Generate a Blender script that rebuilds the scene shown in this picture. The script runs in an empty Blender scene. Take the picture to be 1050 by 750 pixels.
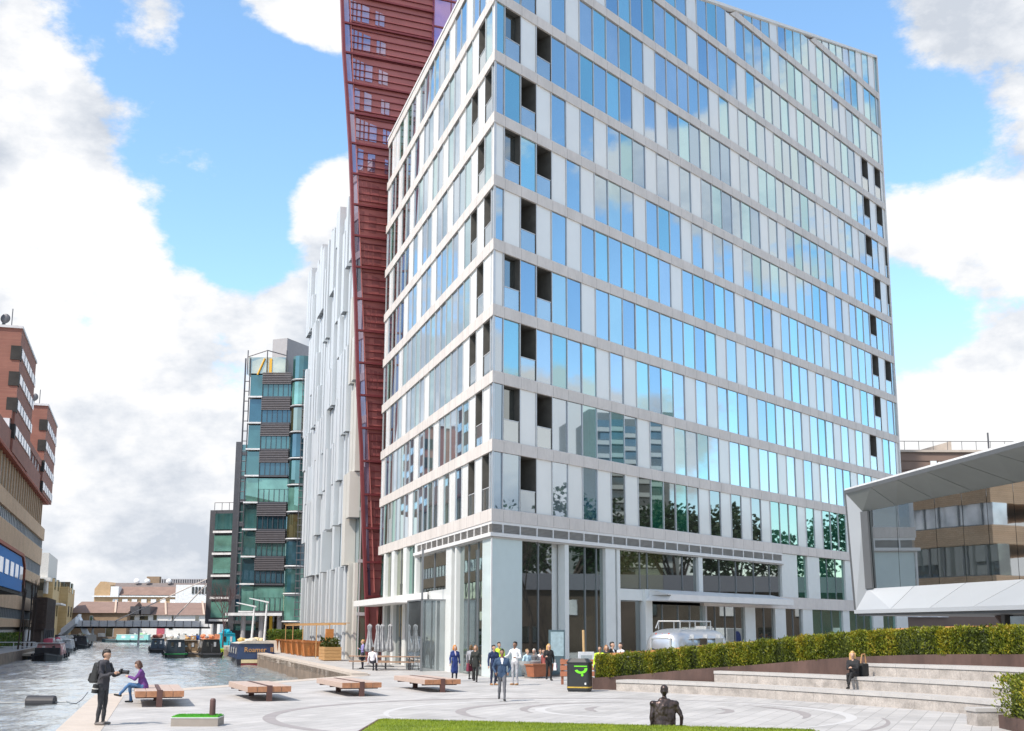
EXPO = 0.12
import bpy, math, random
import numpy as np
from mathutils import Vector, Matrix
rnd = random.Random(7)
scene = bpy.context.scene
COL = scene.collection
R = math.radians
# ------------------------------------------------------------------ camera model
FPX, PITCH, ROLL, CAMH, CYS = 1230.0, 0.18820, 0.0035, 2.33, 36.08
def ray(u, v):
    a = u-525.0; b = v-375.0-CYS
    c, s = math.cos(-ROLL), math.sin(-ROLL)
    a, b = a*c-b*s, a*s+b*c
    x = a/FPX; zz = -b/FPX
    return Vector((x, math.cos(PITCH)-zz*math.sin(PITCH), math.sin(PITCH)+zz*math.cos(PITCH)))
def G(u, v, z=0.0):
    d = ray(u, v); t = (z-CAMH)/d.z
    return Vector((d.x*t, d.y*t, z))
def D(u, v, y):
    d = ray(u, v); t = y/d.y
    return Vector((d.x*t, y, CAMH+d.z*t))
# ------------------------------------------------------------------ objects
def tag(o, label=None, cat=None, group=None, kind=None):
    if label: o['label'] = label
    if cat: o['category'] = cat
    if group: o['group'] = group
    if kind: o['kind'] = kind
    return o
def thing(name, label, cat, loc=(0, 0, 0), rz=0.0, group=None):
    o = bpy.data.objects.new(name, None); COL.objects.link(o)
    o.empty_display_size = .3
    o.location = loc; o.rotation_euler = (0, 0, rz)
    return tag(o, label, cat, group)
def place(o, loc, rz=0.0):
    o.location = loc; o.rotation_euler = (0, 0, rz); return o
def dup(root, loc, rz=0.0, label=None, group=None):
    def cp(o, par):
        c = o.copy(); COL.objects.link(c)
        if par: c.parent = par
        for ch in list(o.children): cp(ch, c)
        return c
    r = cp(root, None); r.location = loc; r.rotation_euler = (0, 0, rz)
    if label: r['label'] = label
    if group: r['group'] = group
    return r
class MB:
    """collects faces; build() links them as ONE mesh object"""
    def __init__(s): s.v = []; s.f = []; s.m = []; s.mats = []; s.mi = 0
    def use(s, m):
        if m not in s.mats: s.mats.append(m)
        s.mi = s.mats.index(m); return s
    def face(s, pts):
        n = len(s.v); s.v.extend([tuple(p) for p in pts]); s.f.append(tuple(range(n, n+len(pts)))); s.m.append(s.mi); return s
    def add(s, vs, fs):
        n = len(s.v); s.v.extend([tuple(p) for p in vs])
        for f in fs: s.f.append(tuple(i+n for i in f)); s.m.append(s.mi)
        return s
    def box(s, x0, x1, y0, y1, z0, z1):
        return s.hexa([(x0, y0, z0), (x1, y0, z0), (x1, y1, z0), (x0, y1, z0), (x0, y0, z1), (x1, y0, z1), (x1, y1, z1), (x0, y1, z1)])
    def hexa(s, p):
        return s.add(p, [(0, 3, 2, 1), (4, 5, 6, 7), (0, 1, 5, 4), (1, 2, 6, 5), (2, 3, 7, 6), (3, 0, 4, 7)])
    def prism(s, poly, z0, z1, z1b=None):
        n = len(poly); zt = z1b or [z1]*n
        vs = [(p[0], p[1], z0) for p in poly]+[(p[0], p[1], zt[i]) for i, p in enumerate(poly)]
        fs = [tuple(range(n-1, -1, -1)), tuple(range(n, 2*n))]+[(i, (i+1) % n, (i+1) % n+n, i+n) for i in range(n)]
        return s.add(vs, fs)
    def extr(s, poly, off):
        """planar 3D polygon extruded by vector off"""
        n = len(poly); off = Vector(off)
        vs = [Vector(p) for p in poly]+[Vector(p)+off for p in poly]
        fs = [tuple(range(n-1, -1, -1)), tuple(range(n, 2*n))]+[(i, (i+1) % n, (i+1) % n+n, i+n) for i in range(n)]
        return s.add(vs, fs)
    def tube(s, p0, p1, r0, r1=None, n=8, cap=True):
        r1 = r0 if r1 is None else r1
        p0, p1 = Vector(p0), Vector(p1); a = p1-p0
        if a.length < 1e-6: return s
        a.normalize(); b = a.orthogonal().normalized(); c = a.cross(b)
        vs = []
        for p, r in ((p0, r0), (p1, r1)):
            for i in range(n):
                t = 2*math.pi*i/n; vs.append(p+b*(r*math.cos(t))+c*(r*math.sin(t)))
        fs = [(i, (i+1) % n, (i+1) % n+n, i+n) for i in range(n)]
        if cap: fs += [tuple(range(n-1, -1, -1)), tuple(range(n, 2*n))]
        return s.add(vs, fs)
    def path(s, pts, r, n=6):
        for a, b in zip(pts, pts[1:]): s.tube(a, b, r, r, n)
        return s
    def lathe(s, prof, c=(0, 0, 0), n=16, sx=1.0, sy=1.0):
        vs = []; m = len(prof)
        for (r, z) in prof:
            for i in range(n):
                t = 2*math.pi*i/n; vs.append((c[0]+r*math.cos(t)*sx, c[1]+r*math.sin(t)*sy, c[2]+z))
        fs = [(k*n+i, k*n+(i+1) % n, (k+1)*n+(i+1) % n, (k+1)*n+i) for k in range(m-1) for i in range(n)]
        fs += [tuple(range(n-1, -1, -1)), tuple(range((m-1)*n, m*n))]
        return s.add(vs, fs)
    def ball(s, c, rx, ry=None, rz=None, n=12, m=8):
        ry = ry or rx; rz = rz or rx
        vs = [(c[0], c[1], c[2]-rz)]
        for k in range(1, m):
            ph = -math.pi/2+math.pi*k/m
            for i in range(n):
                t = 2*math.pi*i/n
                vs.append((c[0]+rx*math.cos(ph)*math.cos(t), c[1]+ry*math.cos(ph)*math.sin(t), c[2]+rz*math.sin(ph)))
        vs.append((c[0], c[1], c[2]+rz)); e = len(vs)-1
        fs = [(0, 1+(i+1) % n, 1+i) for i in range(n)]
        for k in range(m-2):
            for i in range(n):
                a = 1+k*n; fs.append((a+i, a+(i+1) % n, a+n+(i+1) % n, a+n+i))
        a = 1+(m-2)*n
        fs += [(a+i, a+(i+1) % n, e) for i in range(n)]
        return s.add(vs, fs)
    def build(s, name, mat=None, parent=None, smooth=False, bevel=0.0, world=True):
        mats = s.mats or [mat]
        off = Vector((0, 0, 0))
        if parent is not None and world:
            p = parent
            while p is not None: off = off+Vector(p.location); p = p.parent
        me = bpy.data.meshes.new(name)
        me.from_pydata([(x-off.x, y-off.y, z-off.z) for x, y, z in s.v], [], s.f)
        for m in mats: me.materials.append(m)
        if s.mats: me.polygons.foreach_set('material_index', s.m)
        if smooth: me.polygons.foreach_set('use_smooth', [True]*len(s.f))
        me.update()
        o = bpy.data.objects.new(name, me); COL.objects.link(o)
        if parent is not None: o.parent = parent
        if bevel:
            b = o.modifiers.new('bevel', 'BEVEL'); b.width = bevel; b.segments = 2; b.limit_method = 'ANGLE'; b.angle_limit = R(35)
        return o
class Fr:
    """vertical facade frame: s along the wall, z up, d outwards"""
    def __init__(s, ox, oy, dx, dy, flip=False):
        l = math.hypot(dx, dy); s.ox, s.oy, s.dx, s.dy = ox, oy, dx/l, dy/l
        s.nx, s.ny = (s.dy, -s.dx) if not flip else (-s.dy, s.dx)
        s.mit = 0.0   # mitre at the a=0 end, for walls that meet in a sharp corner
    def p(s, a, z, d=0.0): return (s.ox+s.dx*a+s.nx*d, s.oy+s.dy*a+s.ny*d, z)
    def box(s, mb, a0, a1, z0, z1, d0, d1):
        e0, e1 = (-d0*s.mit, -d1*s.mit) if s.mit and a0 <= .06 else (a0, a0)
        return mb.hexa([s.p(e0, z0, d0), s.p(a1, z0, d0), s.p(a1, z0, d1), s.p(e1, z0, d1), s.p(e0, z1, d0), s.p(a1, z1, d0), s.p(a1, z1, d1), s.p(e1, z1, d1)])
    def poly(s, mb, pts, d0, d1):
        if s.mit and min(a for a, z in pts) <= .06:
            n = len(pts); m = lambda a, d: -d*s.mit if a <= .06 else a
            return mb.add([s.p(m(a, d0), z, d0) for a, z in pts]+[s.p(m(a, d1), z, d1) for a, z in pts], [tuple(range(n-1, -1, -1)), tuple(range(n, 2*n))]+[(i, (i+1) % n, (i+1) % n+n, i+n) for i in range(n)])
        off = Vector((s.nx*(d1-d0), s.ny*(d1-d0), 0))
        return mb.extr([s.p(a, z, d0) for a, z in pts], off)
    def hit(s, u, v, d=0.0):
        r = ray(u, v); ox, oy = s.ox+s.nx*d, s.oy+s.ny*d
        det = -r.x*s.dy+s.dx*r.y
        t = (-ox*s.dy+s.dx*oy)/det; a = (r.x*oy-r.y*ox)/det
        return a, CAMH+r.z*t
# ------------------------------------------------------------------ materials
def newmat(name):
    m = bpy.data.materials.new(name); m.use_nodes = True
    nt = m.node_tree; nt.nodes.clear()
    out = nt.nodes.new('ShaderNodeOutputMaterial')
    return m, nt, out
def N(nt, typ, **kw):
    n = nt.nodes.new(typ)
    for k, v in kw.items():
        if k in n.inputs.keys() if hasattr(n.inputs, 'keys') else False: n.inputs[k].default_value = v
        else: setattr(n, k, v)
    return n
def L(nt, a, b): nt.links.new(a, b)
def ramp(nt, fac, stops):
    r = nt.nodes.new('ShaderNodeValToRGB'); e = r.color_ramp.elements
    while len(e) < len(stops): e.new(.5)
    for i, (p, c) in enumerate(stops):
        e[i].position = p; e[i].color = (c[0], c[1], c[2], 1)
    L(nt, fac, r.inputs[0]); return r.outputs[0]
def posn(nt, scale=(1, 1, 1), obj=False):
    mp = nt.nodes.new('ShaderNodeMapping'); mp.inputs['Scale'].default_value = scale
    if obj:
        t = nt.nodes.new('ShaderNodeTexCoord'); L(nt, t.outputs['Object'], mp.inputs[0])
    else:
        g = nt.nodes.new('ShaderNodeNewGeometry'); L(nt, g.outputs['Position'], mp.inputs[0])
    return mp.outputs[0]
def noise(nt, vec, scale, detail=4.0, rough=.55):
    n = nt.nodes.new('ShaderNodeTexNoise'); n.inputs['Scale'].default_value = scale
    n.inputs['Detail'].default_value = detail; n.inputs['Roughness'].default_value = rough
    L(nt, vec, n.inputs['Vector']); return n.outputs[0]
def sc(c, k): return tuple(min(1, x*k) for x in c[:3])
def mat(name, col, rough=.6, metal=0.0, var=.15, scale=2.0, bump=0.0, bscale=30.0, spec=.5, coat=0.0, stretch=(1, 1, 1), fine=.0, fscale=40.0):
    m, nt, out = newmat(name)
    b = nt.nodes.new('ShaderNodeBsdfPrincipled'); L(nt, b.outputs[0], out.inputs[0])
    b.inputs['Roughness'].default_value = rough; b.inputs['Metallic'].default_value = metal
    b.inputs['Specular IOR Level'].default_value = spec; b.inputs['Coat Weight'].default_value = coat
    vec = posn(nt, stretch)
    n1 = noise(nt, vec, scale)
    c = ramp(nt, n1, [(.3, sc(col, 1-var)), (.7, sc(col, 1+var))])
    if fine:
        n2 = noise(nt, vec, fscale, 3)
        c2 = ramp(nt, n2, [(.3, (1-fine,)*3), (.7, (1, 1, 1))])
        mx = nt.nodes.new('ShaderNodeMix'); mx.data_type = 'RGBA'; mx.blend_type = 'MULTIPLY'; mx.inputs[0].default_value = 1
        L(nt, c, mx.inputs[6]); L(nt, c2, mx.inputs[7]); c = mx.outputs[2]
    L(nt, c, b.inputs['Base Color'])
    if bump:
        bp = nt.nodes.new('ShaderNodeBump'); bp.inputs['Strength'].default_value = bump; bp.inputs['Distance'].default_value = .02
        L(nt, noise(nt, vec, bscale), bp.inputs['Height']); L(nt, bp.outputs[0], b.inputs['Normal'])
    return m
def glass(name, tint, inside, refl=.55, rough=.015, wob=.0, see=0.0, edge=.95, band=0.0):
    """coated architectural glass: mirror layer over a dim tinted interior"""
    m, nt, out = newmat(name)
    gl = nt.nodes.new('ShaderNodeBsdfGlossy'); gl.inputs['Color'].default_value = (*tint, 1); gl.inputs['Roughness'].default_value = rough
    df = nt.nodes.new('ShaderNodeBsdfDiffuse')
    n1 = noise(nt, posn(nt), .35, 3)
    L(nt, ramp(nt, n1, [(.3, sc(inside, .6)), (.7, sc(inside, 1.4))]), df.inputs[0])
    base = df.outputs[0]
    if see:
        tr = nt.nodes.new('ShaderNodeBsdfTransparent'); tr.inputs[0].default_value = (.75, .85, .8, 1)
        ms = nt.nodes.new('ShaderNodeMixShader'); ms.inputs[0].default_value = see
        L(nt, base, ms.inputs[1]); L(nt, tr.outputs[0], ms.inputs[2]); base = ms.outputs[0]
    lw = nt.nodes.new('ShaderNodeLayerWeight'); lw.inputs[0].default_value = .35
    mr = nt.nodes.new('ShaderNodeMapRange'); mr.inputs['To Min'].default_value = refl; mr.inputs['To Max'].default_value = edge
    L(nt, lw.outputs['Facing'], mr.inputs[0])
    mx = nt.nodes.new('ShaderNodeMixShader'); L(nt, mr.outputs[0], mx.inputs[0]); L(nt, base, mx.inputs[1]); L(nt, gl.outputs[0], mx.inputs[2])
    if wob:
        bp = nt.nodes.new('ShaderNodeBump'); bp.inputs['Strength'].default_value = wob; bp.inputs['Distance'].default_value = .05
        L(nt, noise(nt, posn(nt), .9, 2), bp.inputs['Height']); L(nt, bp.outputs[0], gl.inputs['Normal'])
    L(nt, mx.outputs[0], out.inputs[0]); return m
def brickmat(name, c1, c2, mortar, bw=.45, bh=.15, msz=.012, ang=0.0, rough=.85, horiz=True):
    """courses laid along a wall whose direction makes angle ang with X"""
    m, nt, out = newmat(name)
    b = nt.nodes.new('ShaderNodeBsdfPrincipled'); b.inputs['Roughness'].default_value = rough; L(nt, b.outputs[0], out.inputs[0])
    g = nt.nodes.new('ShaderNodeNewGeometry')
    dt = nt.nodes.new('ShaderNodeVectorMath'); dt.operation = 'DOT_PRODUCT'; dt.inputs[1].default_value = (math.cos(ang)+.001, math.sin(ang), 0)
    L(nt, g.outputs['Position'], dt.inputs[0])
    sx = nt.nodes.new('ShaderNodeSeparateXYZ'); L(nt, g.outputs['Position'], sx.inputs[0])
    cx = nt.nodes.new('ShaderNodeCombineXYZ'); L(nt, dt.outputs['Value'], cx.inputs[0]); L(nt, sx.outputs[2], cx.inputs[1])
    br = nt.nodes.new('ShaderNodeTexBrick'); br.inputs['Scale'].default_value = 1
    br.inputs['Brick Width'].default_value = bw; br.inputs['Row Height'].default_value = bh; br.inputs['Mortar Size'].default_value = msz
    br.inputs['Color1'].default_value = (*c1, 1); br.inputs['Color2'].default_value = (*c2, 1); br.inputs['Mortar'].default_value = (*mortar, 1)
    L(nt, cx.outputs[0], br.inputs[0])
    n = ramp(nt, noise(nt, posn(nt), .5, 5), [(.3, (.8, .8, .8)), (.7, (1, 1, 1))])
    mx = nt.nodes.new('ShaderNodeMix'); mx.data_type = 'RGBA'; mx.blend_type = 'MULTIPLY'; mx.inputs[0].default_value = 1
    L(nt, br.outputs[0], mx.inputs[6]); L(nt, n, mx.inputs[7]); L(nt, mx.outputs[2], b.inputs['Base Color'])
    return m
def paving(name, c, ang, bw, bh, dark=.82):
    m, nt, out = newmat(name)
    b = nt.nodes.new('ShaderNodeBsdfPrincipled'); b.inputs['Roughness'].default_value = .7; L(nt, b.outputs[0], out.inputs[0])
    mp = nt.nodes.new('ShaderNodeMapping'); mp.inputs['Rotation'].default_value = (0, 0, ang)
    g = nt.nodes.new('ShaderNodeNewGeometry'); L(nt, g.outputs['Position'], mp.inputs[0])
    br = nt.nodes.new('ShaderNodeTexBrick'); br.inputs['Scale'].default_value = 1
    br.inputs['Brick Width'].default_value = bw; br.inputs['Row Height'].default_value = bh; br.inputs['Mortar Size'].default_value = .008
    br.inputs['Color1'].default_value = (*sc(c, 1.08), 1); br.inputs['Color2'].default_value = (*sc(c, .90), 1); br.inputs['Mortar'].default_value = (*sc(c, .5), 1)
    L(nt, mp.outputs[0], br.inputs[0])
    n = ramp(nt, noise(nt, posn(nt), .35, 8, .68), [(.34, (dark,)*3), (.5, (.95,)*3), (.6, (1, 1, 1))])
    n2 = ramp(nt, noise(nt, posn(nt), 60, 2), [(.3, (.9,)*3), (.7, (1, 1, 1))])
    mx = nt.nodes.new('ShaderNodeMix'); mx.data_type = 'RGBA'; mx.blend_type = 'MULTIPLY'; mx.inputs[0].default_value = 1
    L(nt, br.outputs[0], mx.inputs[6]); L(nt, n, mx.inputs[7])
    m2 = nt.nodes.new('ShaderNodeMix'); m2.data_type = 'RGBA'; m2.blend_type = 'MULTIPLY'; m2.inputs[0].default_value = 1
    L(nt, mx.outputs[2], m2.inputs[6]); L(nt, n2, m2.inputs[7]); L(nt, m2.outputs[2], b.inputs['Base Color'])
    return m
def plain(c, rough=.7, metal=0.0, spec=.4):
    """cached simple material for small items and clothes"""
    key = 'tint_%02x%02x%02x_%d_%d' % (int(c[0]*255), int(c[1]*255), int(c[2]*255), int(rough*100), int(metal*10))
    if key in bpy.data.materials: return bpy.data.materials[key]
    return mat(key, c, rough, metal, .12, 6, 0, 30, spec)
# tower corner and facade directions
CX, CY = -.99665, 59.80682
AR, AL = R(51.12065), R(73.1442)
dR = (math.cos(AR), math.sin(AR)); dL = (-math.cos(AL), math.sin(AL))
HF = 3.531; ZB = [8.257+HF*k for k in range(14)]
LR, LLF = 54.9, 30.4; MOD = 1.4033
TR = Fr(CX, CY, *dR); TL = Fr(CX, CY, *dL, flip=True); TR.mit = TL.mit = 1/math.tan((math.pi-AR-AL)/2)

stone = mat('pale_stone_cladding', (.66, .605, .56), .6, var=.08, scale=.8, fine=.10, fscale=8, stretch=(1, 1, .4))
joint = mat('dark_joint', (.2, .18, .17), .8, var=.1)
vent = mat('vent_louvre_metal', (.36, .34, .32), .45, .5, var=.1)
trimw = mat('white_trim', (.72, .71, .69), .45, var=.04)
glassB = glass('blue_glass', (.80, .90, .95), (.03, .10, .16), .40)
glassT = glass('teal_glass', (.74, .95, .98), (.03, .17, .19), .44)
glassB2 = glass('blue_glass_deep', (.68, .82, .93), (.02, .07, .13), .34); glassB3 = glass('blue_glass_blinds', (.82, .9, .97), (.17, .21, .24), .34)
glassT2 = glass('teal_glass_deep', (.62, .86, .90), (.02, .12, .14), .38); glassT3 = glass('teal_glass_blinds', (.78, .93, .95), (.16, .23, .23), .36)
frit = mat('white_fritted_panel', (.78, .78, .75), .22, var=.03, scale=.5, spec=.6, coat=.3)
fritL = frit
darkin = mat('dark_interior', (.035, .033, .03), .8, var=.3, scale=1)
balmat = mat('recess_metal', (.09, .085, .075), .6, var=.2)
balglass = glass('balustrade_glass', (.85, .9, .92), (.25, .28, .29), .30, see=.35)
mullm = mat('pale_mullion', (.55, .56, .57), .35, .3, var=.05)
mulld = mat('grey_mullion', (.22, .23, .24), .4, .4, var=.05)
colw = mat('white_column_cladding', (.72, .74, .72), .3, var=.03, coat=.2)
lobby = glass('lobby_glass', (.78, .86, .86), (.02, .026, .022), .24, see=.55, wob=.02, edge=.9)
greenglass = glass('green_glass', (.7, .9, .85), (.015, .09, .06), .22, edge=.8)
darkglass = glass('dark_glass', (.75, .8, .8), (.03, .03, .025), .20, edge=.85)
oliveglass = glass('olive_glass', (.8, .85, .75), (.07, .065, .03), .2, edge=.85)
beige = mat('beige_metal_panel', (.5, .48, .45), .5, var=.04)
# ================================================================== camera, light, sky
cam_d = bpy.data.cameras.new('camera'); cam = bpy.data.objects.new('camera', cam_d); COL.objects.link(cam)
cam_d.sensor_width = 36; cam_d.lens = FPX/1050*36; cam_d.shift_y = CYS/1050; cam_d.clip_end = 4000; cam_d.clip_start = .1
cam.matrix_world = Matrix.Translation((0, 0, CAMH)) @ Matrix.Rotation(math.pi/2+PITCH, 4, 'X') @ Matrix.Rotation(ROLL, 4, 'Z')
scene.camera = cam
SUNV = Vector((-.74, -.67, 0)).normalized(); SEL = R(50)
sund = bpy.data.lights.new('sun', 'SUN'); sund.energy = 5.0; sund.angle = R(.8); sund.color = (1, .92, .82)
sun = bpy.data.objects.new('sun', sund); COL.objects.link(sun)
sdir = Vector((SUNV.x*math.cos(SEL), SUNV.y*math.cos(SEL), math.sin(SEL)))
sun.rotation_euler = sdir.to_track_quat('Z', 'Y').to_euler(); sun.location = (0, 0, 120)
world = bpy.data.worlds.new('World'); scene.world = world; world.use_nodes = True
def sky():
    nt = world.node_tree; nt.nodes.clear(); new = nt.nodes.new
    out = new('ShaderNodeOutputWorld')
    st = new('ShaderNodeTexSky'); st.sky_type = 'NISHITA'; st.sun_disc = False; st.sun_elevation = SEL
    st.sun_rotation = math.atan2(sdir.x, sdir.y); st.air_density = 1.0; st.dust_density = .6; st.ozone_density = 1.5; st.altitude = 50
    b1 = new('ShaderNodeBackground'); b1.inputs[1].default_value = .15; 
    hs = new('ShaderNodeHueSaturation'); hs.inputs['Saturation'].default_value = 1.08; hs.inputs['Value'].default_value = 1.85; hs.inputs['Hue'].default_value = .493
    L(nt, st.outputs[0], hs.inputs['Color']); L(nt, hs.outputs[0], b1.inputs[0])
    tc = new('ShaderNodeTexCoord'); d = tc.outputs['Generated']
    nz = new('ShaderNodeVectorMath'); nz.operation = 'NORMALIZE'; L(nt, d, nz.inputs[0]); d = nz.outputs[0]
    mp = new('ShaderNodeMapping'); mp.inputs['Scale'].default_value = (1, 1, 1.7); L(nt, d, mp.inputs[0])
    def mth(op, a, b=None):
        n = new('ShaderNodeMath'); n.operation = op
        for i, x in enumerate((a, b)):
            if x is None: continue
            if isinstance(x, (int, float)): n.inputs[i].default_value = x
            else: L(nt, x, n.inputs[i])
        return n.outputs[0]
    big = noise(nt, mp.outputs[0], 3.4, 12, .62)
    cov = None
    def refl(u, v):
        r = ray(u, v).normalized(); n = Vector((TR.nx, TR.ny, 0)); return r-2*r.dot(n)*n
    def refL(u, v):
        r = ray(u, v).normalized(); n = Vector((TL.nx, TL.ny, 0)); return r-2*r.dot(n)*n
    V = lambda u, v: ray(u, v).normalized()
    for c, r, w in CLOUDS(V, refl, refL):
        vm = new('ShaderNodeVectorMath'); vm.operation = 'DISTANCE'; L(nt, d, vm.inputs[0]); vm.inputs[1].default_value = c
        mr = new('ShaderNodeMapRange'); mr.interpolation_type = 'SMOOTHSTEP'
        mr.inputs['From Min'].default_value = 0; mr.inputs['From Max'].default_value = r*1.6
        mr.inputs['To Min'].default_value = w; mr.inputs['To Max'].default_value = 0; L(nt, vm.outputs['Value'], mr.inputs[0])
        cov = mr.outputs[0] if cov is None else mth('ADD', cov, mr.outputs[0])
    wide = mth('ADD', mth('MULTIPLY', mth('SUBTRACT', big, .5), 1.75), .5)
    dens = mth('ADD', mth('ADD', wide, cov), .02)
    mk = new('ShaderNodeMapRange'); mk.interpolation_type = 'SMOOTHSTEP'
    mk.inputs['From Min'].default_value = .455; mk.inputs['From Max'].default_value = .585; L(nt, dens, mk.inputs[0])
    # cloud body: bright tops, grey bellies where the cloud is thick
    mp2 = new('ShaderNodeMapping'); mp2.inputs['Location'].default_value = (0, 0, .055); mp2.inputs['Scale'].default_value = (1, 1, 1.7); L(nt, d, mp2.inputs[0])
    up = noise(nt, mp2.outputs[0], 3.2, 5, .55)
    lit = mth('SUBTRACT', big, up)
    soft = noise(nt, mp.outputs[0], 4.3, 8, .6)
    bel = mth('ADD', mth('MULTIPLY', lit, 1.6), soft)
    cc = ramp(nt, bel, [(.30, (.62, .67, .75)), (.42, (.82, .85, .90)), (.51, (.98, .985, 1)), (.62, (1.0, 1.0, 1.0))])
    b2 = new('ShaderNodeBackground'); L(nt, cc, b2.inputs[0]); b2.inputs[1].default_value = .95
    mx = new('ShaderNodeMixShader'); L(nt, mk.outputs[0], mx.inputs[0]); L(nt, b1.outputs[0], mx.inputs[1]); L(nt, b2.outputs[0], mx.inputs[2])
    L(nt, mx.outputs[0], out.inputs[0])
def CLOUDS(V, RR, RL):
    k = 1/1230
    return [
        (V(225, 75), 100*k, -.50), (V(320, 110), 75*k, -.42), (V(200, 225), 80*k, -.42), (V(265, 225), 65*k, -.40), (V(95, 330), 28*k, -.2),
        (V(85, 25), 60*k, -.30), (V(60, 180), 130*k, .16), (V(135, -5), 75*k, .22), (V(165, 30), 30*k, .10), (V(30, 60), 60*k, .2), (V(300, -5), 60*k, .30),
        (V(200, 172), 40*k, .30), (V(240, 182), 36*k, .26), (V(120, 560), 60*k, -.12), (V(60, 420), 40*k, -.1), (V(200, 600), 40*k, -.12), (V(320, 200), 50*k, .2), (V(130, 450), 200*k, .22), (V(330, 300), 80*k, .15), (V(170, 330), 110*k, .14),
        (V(800, 15), 80*k, -.3), (V(955, 125), 65*k, -.42), (V(935, 330), 50*k, -.36), (V(1000, 40), 70*k, .2), (V(960, 240), 60*k, .2), (V(1010, 420), 110*k, .3),
        (RR(690, 40), 60*k, -.6), (RR(560, 60), 110*k, -.28), (RR(620, 300), 120*k, -.22), (RR(800, 390), 100*k, -.10), (RR(560, 330), 60*k, -.22), (RR(700, 350), 80*k, -.12),
        (RR(780, 180), 130*k, .22), (RR(600, 190), 60*k, .12), (RR(620, 420), 80*k, .16), (RR(850, 440), 60*k, -.1),
        (RL(450, 250), 200*k, .2), (RL(430, 480), 150*k, .2), (RL(440, 60), 60*k, -.1),
        (Vector((0, 0, 1)), .7, -.1)]
sky()
scene.view_settings.view_transform = 'Standard'; scene.view_settings.look = 'None'
scene.view_settings.exposure = EXPO; scene.view_settings.gamma = 1
scene.render.engine = 'CYCLES'
try:
    scene.cycles.max_bounces = 8; scene.cycles.transparent_max_bounces = 12; scene.cycles.caustics_reflective = False; scene.cycles.caustics_refractive = False
except Exception: pass

# ================================================================== ground, plaza, water
QA, QB, QC = Vector((-10.42, 28.38, 0)), Vector((-14.64, 43.39, 0)), Vector((-8.02, 62.01, 0))
def QL(s): return Vector((QC.x+dL[0]*s, QC.y+dL[1]*s, 0))
def LB(y): return -50-.3031*(y-124) if y > 60 else -30.6
ground_m = paving('town_ground', (.33, .32, .31), -AL, 1.2, .6)
plaza_m = paving('granite_paving', (.47, .455, .44), R(-68), .9, .45, .78)
cop_m = mat('pale_coping_stone', (.52, .45, .385), .7, var=.07, scale=1.5, fine=.1, fscale=30)
quaywall_m = mat('quay_wall_stone', (.19, .145, .11), .85, var=.35, scale=1.2, bump=.4, bscale=6)
QE = QL(268)
right = [(-9, -90), (QA.x, QA.y), (QB.x, QB.y), (QC.x, QC.y), (QE.x, QE.y), (-112, 322), (-112.5, 345), (-700, 1500), (1500, 1500), (1500, -90)]
left = [(-48, -90), (-30.6, 60), (LB(315), 315), (-112, 322), (-112.5, 345), (-700, 1500), (-1500, 1500), (-1500, -90)]
mb = MB().use(ground_m); mb.face([(x, y, 0) for x, y in right]); mb.face([(x, y, 0) for x, y in reversed(left)])
tag(mb.build('ground'), kind='structure')
mb = MB().use(quaywall_m)
for pl in (right[:6], left[:4]):
    for a, b in zip(pl, pl[1:]): mb.face([(a[0], a[1], -2.2), (b[0], b[1], -2.2), (b[0], b[1], -.004), (a[0], a[1], -.004)])
tag(mb.build('quay_wall'), kind='structure')
def strip(pts, w, z0, z1, m, name, jn=0):
    """kerb strip of width w to the right of the polyline"""
    mb = MB().use(m); P = [Vector((p[0], p[1], 0)) for p in pts]; inn = []
    for i, p in enumerate(P):
        t = Vector((0, 0, 0))
        if i > 0: t += (p-P[i-1]).normalized()
        if i < len(P)-1: t += (P[i+1]-p).normalized()
        t.normalize(); n = Vector((t.y, -t.x, 0))
        if 0 < i < len(P)-1:
            e = (P[i+1]-p).normalized(); n = n/max(.5, abs(n.dot(Vector((e.y, -e.x, 0)))))
        inn.append(p+n*w)
    for i in range(len(P)-1):
        a, b, c, d = P[i], P[i+1], inn[i+1], inn[i]
        k = max(1, int((b-a).length/1.5)) if jn else 1
        for j in range(k):
            t0, t1 = j/k, (j+1)/k-(.008*1.5*k/k/(b-a).length*1.0 if jn else 0)
            q = [a.lerp(b, t0), a.lerp(b, t1), d.lerp(c, t1), d.lerp(c, t0)]
            mb.hexa([(v.x, v.y, z0) for v in q]+[(v.x, v.y, z1) for v in q])
    return tag(mb.build(name), kind='structure')
strip([(-6, 12), QA, QB, QC], 1.0, -.35, .012, cop_m, 'quay_coping', 1)
strip([QC, QL(60), QL(140), QL(262)], .8, -.35, .13, cop_m, 'quay_coping', 1)
strip([QC+Vector((.8, .4, 0)), QL(140)+Vector((.9, 0, 0))], .1, -.02, .03, mat('timber_kerb', (.3, .22, .16), .7), 'quay_kerb', 0)
mb = MB().use(plaza_m); mb.face([(-9, -20, .004), (QA.x+.8, QA.y, .004), (QB.x+.9, QB.y+.2, .004), (QC.x+.8, QC.y, .004), (QL(120).x+.8, QL(120).y, .004), (20, 150, .004), (60, 120, .004), (60, -20, .004)])
tag(mb.build('plaza'), kind='structure')
band_m = mat('dark_paving_band', (.29, .265, .26), .7, var=.1)
pale_m = mat('pale_paving_band', (.50, .49, .48), .7, var=.05)
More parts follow.
